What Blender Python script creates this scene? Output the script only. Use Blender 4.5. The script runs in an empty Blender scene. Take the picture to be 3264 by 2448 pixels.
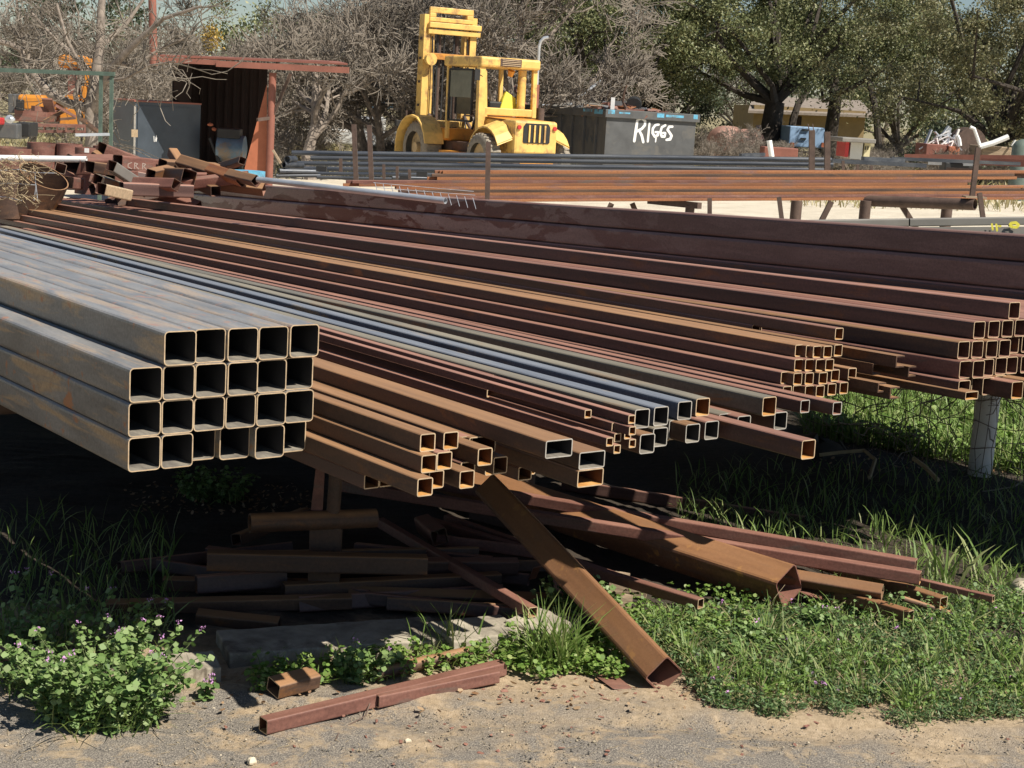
import bpy, math, random
import numpy as np
from mathutils import Vector, Matrix
R_ = math.radians
random.seed(7); rng = np.random.default_rng(7)
sc = bpy.context.scene
COL = sc.collection

# ------------------------------------------------------------------ camera
FPX, PITCH, ROLL, CAMH = 5000.0, R_(10.1), R_(3.4), 1.93
fw = Vector((0, math.cos(PITCH), -math.sin(PITCH)))
x0 = Vector((1, 0, 0)); u0 = x0.cross(fw)
camR = x0*math.cos(ROLL) + u0*math.sin(ROLL)
camU = u0*math.cos(ROLL) - x0*math.sin(ROLL)
CAM = Vector((0, 0, CAMH))
cd = bpy.data.cameras.new("camera"); cam = bpy.data.objects.new("camera", cd); COL.objects.link(cam)
cd.sensor_width = 36; cd.lens = 36*FPX/3264; cd.clip_end = 3000; cd.clip_start = .05
cam.matrix_world = Matrix(((camR.x, camU.x, -fw.x, 0), (camR.y, camU.y, -fw.y, 0), (camR.z, camU.z, -fw.z, CAMH), (0, 0, 0, 1)))
sc.camera = cam
# ------------------------------------------------------------------ light
SAZ, SEL = R_(-37), R_(51)
sdir = Vector((math.cos(SAZ)*math.cos(SEL), math.sin(SAZ)*math.cos(SEL), math.sin(SEL)))
w = bpy.data.worlds.new("World"); sc.world = w; w.use_nodes = True
nt = w.node_tree; bg = nt.nodes["Background"]
sky = nt.nodes.new("ShaderNodeTexSky"); sky.sky_type = 'NISHITA'; sky.sun_disc = False
sky.sun_elevation = SEL; sky.sun_rotation = math.atan2(sdir.x, sdir.y)
sky.air_density = 1.0; sky.dust_density = .1; sky.ozone_density = 2.5
nt.links.new(sky.outputs[0], bg.inputs[0]); bg.inputs[1].default_value = 0.05
sl = bpy.data.lights.new("sun", 'SUN'); sl.energy = 5.0; sl.angle = R_(.5); sl.color = (1, .93, .82)
so = bpy.data.objects.new("sun", sl); COL.objects.link(so); so.rotation_euler = sdir.to_track_quat('Z', 'Y').to_euler()
sc.view_settings.view_transform = 'Standard'; sc.view_settings.look = 'None'
sc.view_settings.exposure = 0.45; sc.view_settings.gamma = 1
sc.render.engine = 'CYCLES'

# ------------------------------------------------------------------ helpers
def ray(u, v): return fw + camR*((u-1632)/FPX) - camU*((v-1224)/FPX)
def atz(u, v, z): r = ray(u, v); return CAM + r*((z-CAMH)/r.z)
def aty(u, v, y): r = ray(u, v); return CAM + r*(y/r.y)
def sm(a, b, x):
    t = np.clip((x-a)/(b-a), 0, 1); return t*t*(3-2*t)
def gz(x, y):
    b = (-.1+.035*np.clip(x, -12, 12))*sm(8, 17, np.asarray(y, float))
    b = b + .012*np.sin(x*2.3+.7)*np.sin(y*1.9)*sm(3, 5, y)
    b = b + .05*sm(5.4, 6.6, y)*sm(.5, 1.4, x)*(1-sm(8.5, 10, y))
    return b
def G(x, y): return float(gz(x, y))
def ong(u, v):
    p = atz(u, v, 0)
    for _ in range(8): p = atz(u, v, G(p.x, p.y))
    return p
def tag(o, label=None, cat=None, group=None, kind=None):
    if label: o['label'] = label
    if cat: o['category'] = cat
    if group: o['group'] = group
    if kind: o['kind'] = kind
    return o
def empty(name, loc, rz=0, label=None, cat=None, group=None):
    o = bpy.data.objects.new(name, None); COL.objects.link(o); o.empty_display_size = .1
    o.location = loc; o.rotation_euler = (0, 0, rz); tag(o, label, cat, group); return o
def link(name, me, parent=None):
    o = bpy.data.objects.new(name, me); COL.objects.link(o)
    if parent: o.parent = parent
    return o
class MB:
    def __init__(s): s.v = []; s.f = []; s.m = []
    def add(s, vs, fs, m=0):
        n = len(s.v); s.v += [tuple(p) for p in vs]; s.f += [tuple(i+n for i in f) for f in fs]; s.m += [m]*len(fs); return s
    def box(s, c, size, rot=None, m=0, jit=0):
        c = Vector(c); hx, hy, hz = [a/2 for a in size]
        vs = [Vector((x*hx, y*hy, z*hz)) for z in (-1, 1) for y in (-1, 1) for x in (-1, 1)]
        if jit: vs = [p+Vector([random.uniform(-jit, jit) for _ in range(3)]) for p in vs]
        if rot is not None: vs = [rot @ p for p in vs]
        return s.add([p+c for p in vs], [(0, 2, 3, 1), (4, 5, 7, 6), (0, 1, 5, 4), (2, 6, 7, 3), (0, 4, 6, 2), (1, 3, 7, 5)], m)
    def bb(s, a, b, m=0):
        return s.box([(a[i]+b[i])/2 for i in range(3)], [abs(b[i]-a[i]) for i in range(3)], m=m)
    def beam(s, p, q, w, h=None, up=(0, 0, 1), m=0):
        h = h or w; p = Vector(p); q = Vector(q); d = (q-p); L = d.length; d.normalize()
        up = Vector(up); y = up.cross(d)
        if y.length < 1e-4: y = Vector((1, 0, 0)).cross(d)
        y.normalize(); z = d.cross(y); rot = Matrix((d, y, z)).transposed()
        return s.box((p+q)/2, (L, w, h), rot, m)
    def cyl(s, p, q, r, r2=None, n=12, cap=True, m=0):
        r2 = r if r2 is None else r2; p = Vector(p); q = Vector(q); d = (q-p).normalized()
        a = d.orthogonal().normalized(); b = d.cross(a)
        vs = []
        for P, rr in ((p, r), (q, r2)):
            vs += [P+(a*math.cos(2*math.pi*i/n)+b*math.sin(2*math.pi*i/n))*rr for i in range(n)]
        fs = [(i, (i+1) % n, n+(i+1) % n, n+i) for i in range(n)]
        if cap: fs += [tuple(range(n))[::-1], tuple(range(n, 2*n))]
        return s.add(vs, fs, m)
    def pipe(s, p, q, r, t=.004, n=20, m=0, mi=0, me=0):
        p = Vector(p); q = Vector(q); d = (q-p).normalized(); a = d.orthogonal().normalized(); b = d.cross(a)
        ring = lambda P, rr: [P+(a*math.cos(2*math.pi*i/n)+b*math.sin(2*math.pi*i/n))*rr for i in range(n)]
        vs = ring(p, r)+ring(q, r)+ring(q, r-t)+ring(p, r-t)
        for k, mm in ((0, m), (1, me), (2, mi), (3, me)):
            k2 = (k+1) % 4
            s.add([], []); base = len(s.v) if k == 0 else base
            if k == 0: s.v += [tuple(x) for x in vs]
            for i in range(n):
                s.f.append((base+k*n+i, base+k*n+(i+1) % n, base+k2*n+(i+1) % n, base+k2*n+i)); s.m.append(mm)
        return s
    def path(s, pts, r, n=6, m=0):
        pts = [Vector(p) for p in pts]; rs = r if isinstance(r, (list, tuple)) else [r]*len(pts)
        base = len(s.v); a = None
        for i, p in enumerate(pts):
            d = (pts[min(i+1, len(pts)-1)]-pts[max(i-1, 0)]).normalized()
            a = d.orthogonal().normalized() if a is None else (a-d*a.dot(d)).normalized()
            b = d.cross(a)
            for k in range(n):
                t = 2*math.pi*k/n; s.v.append(tuple(p+(a*math.cos(t)+b*math.sin(t))*rs[i]))
        for i in range(len(pts)-1):
            for k in range(n):
                s.f.append((base+i*n+k, base+i*n+(k+1) % n, base+(i+1)*n+(k+1) % n, base+(i+1)*n+k)); s.m.append(m)
        s.f.append(tuple(base+k for k in range(n))[::-1]); s.m.append(m)
        e = base+(len(pts)-1)*n; s.f.append(tuple(e+k for k in range(n))); s.m.append(m)
        return s
    def quad(s, a, b, c, d, m=0): return s.add([a, b, c, d], [(0, 1, 2, 3)], m)
    def prism(s, poly, dvec, m=0):
        n = len(poly); d = Vector(dvec); vs = [Vector(p) for p in poly]+[Vector(p)+d for p in poly]
        return s.add(vs, [tuple(range(n))[::-1], tuple(range(n, 2*n))]+[(i, (i+1) % n, n+(i+1) % n, n+i) for i in range(n)], m)
    def mesh(s, name, mats, smooth=False):
        me = bpy.data.meshes.new(name); me.from_pydata(s.v, [], s.f)
        for m in (mats if isinstance(mats, (list, tuple)) else [mats]): me.materials.append(m)
        me.polygons.foreach_set("material_index", s.m)
        if smooth:
            me.polygons.foreach_set("use_smooth", [True]*len(s.f))
            me.set_sharp_from_angle(angle=R_(40))
        me.update(); return me
    def obj(s, name, mats, parent=None, smooth=False, bevel=0):
        o = link(name, s.mesh(name, mats, smooth), parent)
        if bevel:
            b = o.modifiers.new("bevel", 'BEVEL'); b.width = bevel; b.segments = 2; b.limit_method = 'ANGLE'
        return o
def npmesh(name, V, Fq, mat, matidx=None, mats=None):
    V = np.asarray(V, np.float32); Fq = np.asarray(Fq, np.int32); k = Fq.shape[1]
    me = bpy.data.meshes.new(name); me.vertices.add(len(V)); me.vertices.foreach_set("co", V.ravel())
    me.loops.add(Fq.size); me.loops.foreach_set("vertex_index", Fq.ravel())
    me.polygons.add(len(Fq)); me.polygons.foreach_set("loop_start", np.arange(len(Fq), dtype=np.int32)*k)
    me.polygons.foreach_set("loop_total", np.full(len(Fq), k, np.int32))
    for m in (mats or [mat]): me.materials.append(m)
    if matidx is not None: me.polygons.foreach_set("material_index", np.asarray(matidx, np.int32))
    me.update(calc_edges=True); return me

# ------------------------------------------------------------------ materials
def newmat(name):
    m = bpy.data.materials.new(name); m.use_nodes = True; n = m.node_tree
    return m, n, n.nodes["Principled BSDF"], n.nodes, n.links
def coords(N, L, stretch=(1, 1, 1), rnd=True, kind='Object'):
    tc = N.new("ShaderNodeTexCoord"); mp = N.new("ShaderNodeMapping"); mp.inputs['Scale'].default_value = stretch
    L.new(tc.outputs[kind], mp.inputs['Vector'])
    if rnd:
        oi = N.new("ShaderNodeObjectInfo"); mu = N.new("ShaderNodeMath"); mu.operation = 'MULTIPLY'; mu.inputs[1].default_value = 37
        L.new(oi.outputs['Random'], mu.inputs[0]); cb = N.new("ShaderNodeCombineXYZ")
        for i in range(3): L.new(mu.outputs[0], cb.inputs[i])
        L.new(cb.outputs[0], mp.inputs['Location'])
    return mp.outputs[0]
def noise(N, L, vec, scale, detail=5, rough=.6, dist=0):
    n = N.new("ShaderNodeTexNoise"); n.inputs['Scale'].default_value = scale; n.inputs['Detail'].default_value = detail
    n.inputs['Roughness'].default_value = rough; n.inputs['Distortion'].default_value = dist
    L.new(vec, n.inputs['Vector']); return n.outputs['Fac']
def ramp(N, L, fac, stops, interp='LINEAR'):
    r = N.new("ShaderNodeValToRGB"); e = r.color_ramp.elements; r.color_ramp.interpolation = interp
    while len(e) < len(stops): e.new(.5)
    for k, (p, c) in enumerate(stops): e[k].position = p; e[k].color = (c[0], c[1], c[2], 1) if not isinstance(c, (int, float)) else (c, c, c, 1)
    L.new(fac, r.inputs[0]); return r.outputs[0]
def mix(N, L, f, a, b, mode='MIX'):
    x = N.new("ShaderNodeMix"); x.data_type = 'RGBA'; x.blend_type = mode
    for s, i in ((f, 0), (a, 6), (b, 7)):
        if isinstance(s, (int, float)): x.inputs[i].default_value = s
        elif isinstance(s, tuple): x.inputs[i].default_value = (*s, 1)
        else: L.new(s, x.inputs[i])
    return x.outputs[2]
def bump(N, L, B, fac, strength=.3, dist=.01):
    b = N.new("ShaderNodeBump"); b.inputs['Strength'].default_value = strength; b.inputs['Distance'].default_value = dist
    L.new(fac, b.inputs['Height']); L.new(b.outputs[0], B.inputs['Normal'])
def steel(name, cols, patch=None, pthr=(.5, .6), stretch=(1, 6, 6), scale=3, rough=.5, met=.0, pstretch=None, vary=.35, spots=None, endmask=None, top=None):
    """weathered steel: streaky base colours, patches of another tone, fine pitting"""
    m, n, B, N, L = newmat(name)
    v = coords(N, L, stretch); f = noise(N, L, v, scale, 6, .65, .4)
    k = len(cols); c = ramp(N, L, f, [(.3+.4*i/(k-1), cols[i]) for i in range(k)])
    if patch:
        v2 = coords(N, L, pstretch or (1.3, 5, 5)); f2 = noise(N, L, v2, 2.2, 5, .6, .6)
        c = mix(N, L, ramp(N, L, f2, [(pthr[0], 0), (pthr[1], 1)]), c, patch)
    if endmask:
        tc = N.new('ShaderNodeTexCoord'); sp = N.new('ShaderNodeSeparateXYZ'); L.new(tc.outputs['Object'], sp.inputs[0]); mk = ramp(N, L, sp.outputs[0], [(0, 0), (1, 1)]); mq = N.new('ShaderNodeMapRange'); L.new(sp.outputs[0], mq.inputs[0]); mq.inputs[1].default_value = endmask[0]; mq.inputs[2].default_value = endmask[1]
        c = mix(N, L, mq.outputs[0], ramp(N, L, f, [(.3, (.085, .056, .052)), (.5, (.12, .085, .078)), (.72, (.19, .145, .13))]), c)
    v3 = coords(N, L, (1, 1, 1)); f3 = noise(N, L, v3, 90, 3, .7)
    c = mix(N, L, .55, c, ramp(N, L, f3, [(.3, .55), (.7, 1.35)]), 'MULTIPLY')
    if spots:
        f4 = noise(N, L, coords(N, L, (1, 1, 1)), 14, 4, .6)
        c = mix(N, L, ramp(N, L, f4, [(.62, 0), (.68, 1)]), c, spots)
    if top:  # upward faces painted lighter than the sides, standing in for sunlit tops
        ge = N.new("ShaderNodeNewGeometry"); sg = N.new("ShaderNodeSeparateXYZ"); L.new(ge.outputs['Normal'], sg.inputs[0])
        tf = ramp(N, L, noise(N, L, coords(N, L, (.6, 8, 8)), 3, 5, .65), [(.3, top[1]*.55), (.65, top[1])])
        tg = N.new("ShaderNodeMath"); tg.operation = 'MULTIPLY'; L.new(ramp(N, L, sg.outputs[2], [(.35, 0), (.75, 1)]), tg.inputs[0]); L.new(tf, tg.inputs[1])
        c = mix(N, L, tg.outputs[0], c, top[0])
    oi = N.new("ShaderNodeObjectInfo"); mr = N.new("ShaderNodeMapRange"); L.new(oi.outputs['Random'], mr.inputs[0])
    mr.inputs[3].default_value = 1-vary/2; mr.inputs[4].default_value = 1+vary/2
    c = mix(N, L, 1.0, c, mr.outputs[0], 'MULTIPLY')
    L.new(c, B.inputs['Base Color']); B.inputs['Metallic'].default_value = met
    rr = ramp(N, L, f, [(.3, max(rough-.12, .05)), (.7, min(rough+.15, 1))]); L.new(rr, B.inputs['Roughness'])
    bump(N, L, B, f3, .25, .002); return m
def plain(name, col, rough=.6, met=0, var=.25, scale=6, b=.15, stretch=(1, 1, 1), dirt=None):
    m, n, B, N, L = newmat(name); v = coords(N, L, stretch); f = noise(N, L, v, scale, 6, .65)
    c = ramp(N, L, f, [(.3, tuple(x*(1-var) for x in col)), (.7, tuple(min(x*(1+var), 1) for x in col))])
    if dirt:
        f2 = noise(N, L, coords(N, L, (1, 1, 1)), 2.3, 7, .7, .3); c = mix(N, L, ramp(N, L, f2, [(.52, 0), (.62, .85)]), c, dirt)
    L.new(c, B.inputs['Base Color']); B.inputs['Roughness'].default_value = rough; B.inputs['Metallic'].default_value = met
    if b: bump(N, L, B, f, b, .01)
    return m
M = {}
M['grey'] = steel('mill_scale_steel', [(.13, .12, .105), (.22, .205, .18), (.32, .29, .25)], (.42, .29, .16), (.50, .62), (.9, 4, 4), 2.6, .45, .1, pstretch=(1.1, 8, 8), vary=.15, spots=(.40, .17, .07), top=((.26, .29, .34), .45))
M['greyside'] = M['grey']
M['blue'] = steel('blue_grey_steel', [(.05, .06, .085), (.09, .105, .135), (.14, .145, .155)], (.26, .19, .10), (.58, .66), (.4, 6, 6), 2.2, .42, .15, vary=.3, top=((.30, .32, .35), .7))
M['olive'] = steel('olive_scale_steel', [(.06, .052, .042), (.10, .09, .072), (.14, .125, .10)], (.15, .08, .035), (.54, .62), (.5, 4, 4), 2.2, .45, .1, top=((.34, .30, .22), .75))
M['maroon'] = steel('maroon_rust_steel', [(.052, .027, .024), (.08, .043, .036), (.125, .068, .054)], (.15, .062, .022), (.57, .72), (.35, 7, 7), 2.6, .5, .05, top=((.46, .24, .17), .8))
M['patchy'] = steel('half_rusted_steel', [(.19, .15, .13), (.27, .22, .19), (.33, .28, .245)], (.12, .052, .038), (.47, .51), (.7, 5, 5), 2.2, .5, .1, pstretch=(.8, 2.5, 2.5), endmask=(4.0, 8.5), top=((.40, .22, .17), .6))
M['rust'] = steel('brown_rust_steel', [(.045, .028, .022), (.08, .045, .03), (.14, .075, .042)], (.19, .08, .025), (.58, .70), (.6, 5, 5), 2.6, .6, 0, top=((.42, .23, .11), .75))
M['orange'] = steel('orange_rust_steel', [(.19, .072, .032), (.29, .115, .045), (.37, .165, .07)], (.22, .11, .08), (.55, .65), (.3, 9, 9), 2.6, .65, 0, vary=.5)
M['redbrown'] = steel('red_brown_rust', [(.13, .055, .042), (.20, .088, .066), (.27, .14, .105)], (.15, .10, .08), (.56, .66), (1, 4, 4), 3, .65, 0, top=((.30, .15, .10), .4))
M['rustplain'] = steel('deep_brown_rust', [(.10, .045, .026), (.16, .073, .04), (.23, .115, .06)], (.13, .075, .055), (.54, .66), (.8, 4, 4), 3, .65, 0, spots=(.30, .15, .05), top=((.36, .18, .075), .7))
def inner(name, wall, floor):  # dark walls and pale floors paint in the sunlight reaching tube floors
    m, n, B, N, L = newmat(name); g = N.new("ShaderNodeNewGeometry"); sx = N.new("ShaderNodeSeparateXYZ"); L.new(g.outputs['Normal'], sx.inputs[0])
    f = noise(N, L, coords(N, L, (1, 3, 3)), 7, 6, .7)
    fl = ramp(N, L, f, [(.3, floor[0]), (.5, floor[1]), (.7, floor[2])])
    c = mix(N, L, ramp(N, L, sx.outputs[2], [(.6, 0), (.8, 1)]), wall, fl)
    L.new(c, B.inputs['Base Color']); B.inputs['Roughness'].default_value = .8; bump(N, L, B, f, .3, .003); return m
M['rim'] = plain('sawn_steel_edge', (.56, .42, .27), .5, .2, .25, 30, 0)
M['rimgrey'] = plain('sawn_grey_edge', (.50, .47, .42), .45, .3, .25, 30, 0)
M['inrust'] = inner('rusty_lit_floor_inside', (.10, .035, .012), [(.36, .15, .04), (.58, .29, .08), (.7, .42, .17)])
M['ingrey'] = inner('lit_floor_tube_inside', (.02, .02, .022), [(.10, .09, .08), (.2, .18, .15), (.32, .29, .23)])
M['blackpipe'] = steel('black_pipe_steel', [(.035, .042, .055), (.065, .072, .085), (.11, .115, .12)], None, (.5, .6), (.3, 4, 4), 2.6, .42, .3, vary=.5)
M['darkpost'] = plain('dark_rusty_post', (.10, .065, .05), .7, 0, .3, 12)
M['galv'] = plain('galvanised_pipe', (.55, .58, .62), .35, .5, .2, 4, 0)
M['whitepipe'] = plain('white_plastic_pipe', (.8, .8, .78), .4, 0, .05, 3, 0)
M['concrete'] = plain('pale_concrete', (.36, .32, .25), .9, 0, .4, 9, .8, dirt=(.12, .095, .07))
M['wood'] = plain('weathered_wood', (.32, .24, .16), .85, 0, .35, 4, .5, (1, 9, 9))
M['bark'] = plain('live_oak_bark', (.052, .042, .034), .95, 0, .4, 9, .8)
M['bark2'] = plain('pale_grey_bark', (.24, .20, .165), .95, 0, .45, 9, .8)
M['twig'] = plain('bare_twigs', (.20, .172, .14), .95, 0, .4, 3, 0)
M['twigdark'] = plain('dark_bare_twigs', (.07, .055, .045), .95, 0, .4, 3, 0)
M['yellow'] = plain('yellow_machine_paint', (.76, .49, .14), .5, 0, .18, 3.2, .05, dirt=(.36, .21, .09))
M['yellow2'] = plain('worn_orange_paint', (.62, .27, .04), .5, 0, .2, 3, .05, dirt=(.3, .12, .04))
M['tyre'] = plain('dusty_tyre_rubber', (.25, .22, .175), .9, 0, .3, 12, .5)
M['black'] = plain('black_rubber', (.02, .02, .02), .6, 0, .3, 8, .1)
M['glassy'] = plain('dusty_cab_glass', (.17, .17, .13), .25, 0, .2, 3, 0)
M['bindark'] = plain('dark_grey_bin_paint', (.085, .088, .09), .6, 0, .25, 2.2, .15, dirt=(.12, .115, .105))
M['bluepaint'] = plain('flaking_light_blue_paint', (.12, .38, .55), .55, 0, .3, 9, .2, dirt=(.12, .11, .10))
M['whitepaint'] = plain('white_brush_paint', (.82, .82, .80), .6, 0, .04, 8, 0)
M['cabinet'] = plain('blue_grey_cabinet_steel', (.055, .07, .088), .45, .2, .2, 2.2, .05)
M['shed'] = plain('maroon_sheet_metal', (.26, .10, .07), .65, 0, .2, 3, .1)
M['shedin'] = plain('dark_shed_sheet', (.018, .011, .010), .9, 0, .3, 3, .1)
M['shedred'] = plain('orange_red_sheet', (.42, .14, .07), .65, 0, .15, 3, .1)
M['green'] = plain('faded_green_steel', (.08, .12, .095), .7, 0, .3, 6, .1)
M['wallwhite'] = plain('white_building_wall', (.62, .62, .58), .7, 0, .1, 2, 0)
M['wallyellow'] = plain('ochre_house_wall', (.26, .185, .085), .8, 0, .15, 2, 0)
M['roofgrey'] = plain('brown_grey_roof', (.24, .20, .165), .9, 0, .25, 5, .2)
M['bluetruck'] = plain('light_blue_paint', (.28, .42, .62), .5, 0, .1, 3, 0)
M['red'] = plain('bright_red_plastic', (.5, .04, .04), .4, 0, .1, 3, 0)
M['tank'] = plain('faded_pink_tank', (.42, .24, .19), .7, 0, .2, 3, 0)
M['yelmark'] = plain('yellow_marking_paint', (.75, .68, .08), .6, 0, .1, 8, 0)
M['greybeam'] = plain('pale_grey_beam_steel', (.24, .225, .20), .6, .1, .15, 3, .05)
M['wire'] = plain('rusty_wire', (.13, .09, .07), .7, 0, .3, 9, 0)
M['stem'] = plain('green_stem', (.10, .13, .05), .7, 0, .3, 9, 0)
M['dry'] = plain('dry_straw', (.42, .33, .20), .9, 0, .3, 9, 0)
M['flower'] = plain('pink_purple_petals', (.55, .28, .55), .6, 0, .3, 9, 0)
M['chalk'] = plain('chalk_marks', (.6, .5, .42), .9, 0, .1, 9, 0)
def leafmat(name, cols, trans=.25, rough=.55):
    m, n, B, N, L = newmat(name); g = N.new("ShaderNodeNewGeometry")
    c = ramp(N, L, g.outputs['Random Per Island'], [(i/(len(cols)-1), cols[i]) for i in range(len(cols))])
    L.new(c, B.inputs['Base Color']); B.inputs['Roughness'].default_value = rough
    t = N.new("ShaderNodeBsdfTranslucent"); L.new(c, t.inputs[0]); mx = N.new("ShaderNodeMixShader"); mx.inputs[0].default_value = trans
    L.new(B.outputs[0], mx.inputs[1]); L.new(t.outputs[0], mx.inputs[2]); L.new(mx.outputs[0], N["Material Output"].inputs[0]); return m
M['weed'] = leafmat('weed_leaves', [(.09, .17, .025), (.15, .26, .045), (.21, .32, .07), (.30, .36, .12)], .25)
M['henbit'] = leafmat('henbit_leaves', [(.09, .165, .045), (.15, .25, .07), (.21, .32, .10), (.28, .36, .16)], .25)
M['grass'] = leafmat('grass_blades', [(.10, .17, .035), (.16, .26, .055), (.22, .32, .08), (.32, .34, .15)], .3)
M['feather'] = leafmat('feathery_weed_leaves', [(.06, .115, .04), (.10, .175, .06), (.15, .24, .09), (.32, .26, .13)], .22)
M['oak'] = leafmat('live_oak_leaves', [(.085, .105, .045), (.14, .165, .065), (.21, .225, .10), (.29, .285, .14)], .15)
M['oak2'] = leafmat('olive_oak_leaves', [(.10, .11, .05), (.16, .16, .075), (.22, .215, .105), (.27, .24, .13)], .15)
M['oakdark'] = leafmat('dark_oak_leaves', [(.04, .055, .03), (.065, .085, .045), (.10, .12, .06)], .1)
M['deadleaf'] = leafmat('dead_leaves', [(.22, .12, .06), (.32, .2, .11), (.42, .3, .18)], .15)
M['goldleaf'] = leafmat('golden_leaves', [(.38, .24, .04), (.5, .33, .07), (.3, .25, .06)], .2)
M['drygrass'] = leafmat('dry_field_grass', [(.30, .25, .12), (.38, .32, .17), (.28, .28, .12)], .15)

# ------------------------------------------------------------------ ground
def build_ground():
    xs = np.concatenate([np.linspace(-600, -14, 14), np.linspace(-12, 12, 161), np.linspace(14, 600, 14)])
    ys = np.concatenate([np.linspace(-80, 1, 6), np.linspace(2, 9, 180), np.linspace(9.3, 30, 70), np.geomspace(32, 2200, 30)])
    X, Y = np.meshgrid(xs, ys); Z = gz(X, Y)
    near = sm(10, 7, Y)*(np.abs(X) < 12)
    Z = Z - .012*np.exp(-((Y-4.72-.05*np.sin(X*1.3))/.07)**2)*(np.abs(X) < 6)+.006*np.exp(-((Y-4.86-.05*np.sin(X*1.3))/.05)**2)*(np.abs(X) < 6)
    Z = Z + near*rng.normal(0, .0035, X.shape)+near*.008*np.sin(X*9+Y*4)*np.sin(Y*11-X*3)*sm(4.0, 4.7, Y)
    V = np.stack([X, Y, Z], -1).reshape(-1, 3); nx = len(xs); i = np.arange((len(ys)-1)*(nx-1)); r, c = i//(nx-1), i % (nx-1)
    Fq = np.stack([r*nx+c, r*nx+c+1, (r+1)*nx+c+1, (r+1)*nx+c], 1)
    m, n, B, N, L = newmat('dirt_and_gravel_ground')
    v = coords(N, L, (1, 1, 1), False); sx = N.new("ShaderNodeSeparateXYZ"); L.new(v, sx.inputs[0])
    f1 = noise(N, L, v, 1.3, 8, .65, .5); f2 = noise(N, L, v, 34, 5, .75); f3 = noise(N, L, v, 210, 3, .7)
    sand = ramp(N, L, f2, [(.3, (.29, .215, .135)), (.5, (.42, .32, .205)), (.7, (.54, .42, .285))])
    asph = ramp(N, L, f3, [(.32, (.07, .07, .07)), (.48, (.14, .13, .12)), (.68, (.48, .43, .35))])
    # asphalt patches only close to the road: y < 4.55 broken by noise
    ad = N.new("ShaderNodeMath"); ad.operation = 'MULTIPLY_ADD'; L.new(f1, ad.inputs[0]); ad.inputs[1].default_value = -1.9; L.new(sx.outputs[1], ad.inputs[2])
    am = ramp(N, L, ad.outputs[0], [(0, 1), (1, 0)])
    mr = N.new("ShaderNodeMapRange"); L.new(ad.outputs[0], mr.inputs[0]); mr.inputs[1].default_value = 3.72; mr.inputs[2].default_value = 4.1; mr.inputs[3].default_value = .9; mr.inputs[4].default_value = 0
    f5 = noise(N, L, v, 7, 6, .7, .4); mb = N.new("ShaderNodeMath"); mb.operation = 'MULTIPLY'; L.new(mr.outputs[0], mb.inputs[0]); L.new(ramp(N, L, f5, [(.38, 0), (.51, 1)]), mb.inputs[1])
    c = mix(N, L, mb.outputs[0], sand, asph)
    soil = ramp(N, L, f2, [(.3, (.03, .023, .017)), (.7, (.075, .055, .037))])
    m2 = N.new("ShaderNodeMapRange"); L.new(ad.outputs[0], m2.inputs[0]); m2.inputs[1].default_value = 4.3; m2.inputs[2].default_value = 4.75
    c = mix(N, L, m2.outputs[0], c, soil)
    lime = ramp(N, L, f1, [(.3, (.50, .44, .34)), (.6, (.66, .59, .47))])
    m3 = N.new("ShaderNodeMapRange"); L.new(sx.outputs[1], m3.inputs[0]); m3.inputs[1].default_value = 10.5; m3.inputs[2].default_value = 12.5
    c = mix(N, L, m3.outputs[0], c, lime)
    m4 = N.new("ShaderNodeMapRange"); L.new(ad.outputs[0], m4.inputs[0]); m4.inputs[1].default_value = 46; m4.inputs[2].default_value = 52
    c = mix(N, L, m4.outputs[0], c, ramp(N, L, f2, [(.3, (.20, .17, .09)), (.7, (.34, .29, .16))]))
    L.new(c, B.inputs['Base Color']); B.inputs['Roughness'].default_value = .95
    bp = N.new("ShaderNodeBump"); bp.inputs['Distance'].default_value = .006; bp.inputs['Strength'].default_value = .9
    am2 = N.new("ShaderNodeMath"); L.new(f2, am2.inputs[0]); L.new(f3, am2.inputs[1]); L.new(am2.outputs[0], bp.inputs['Height']); L.new(bp.outputs[0], B.inputs['Normal'])
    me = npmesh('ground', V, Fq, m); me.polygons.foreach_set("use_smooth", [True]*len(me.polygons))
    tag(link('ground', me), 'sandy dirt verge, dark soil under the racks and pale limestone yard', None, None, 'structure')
build_ground()

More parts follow.
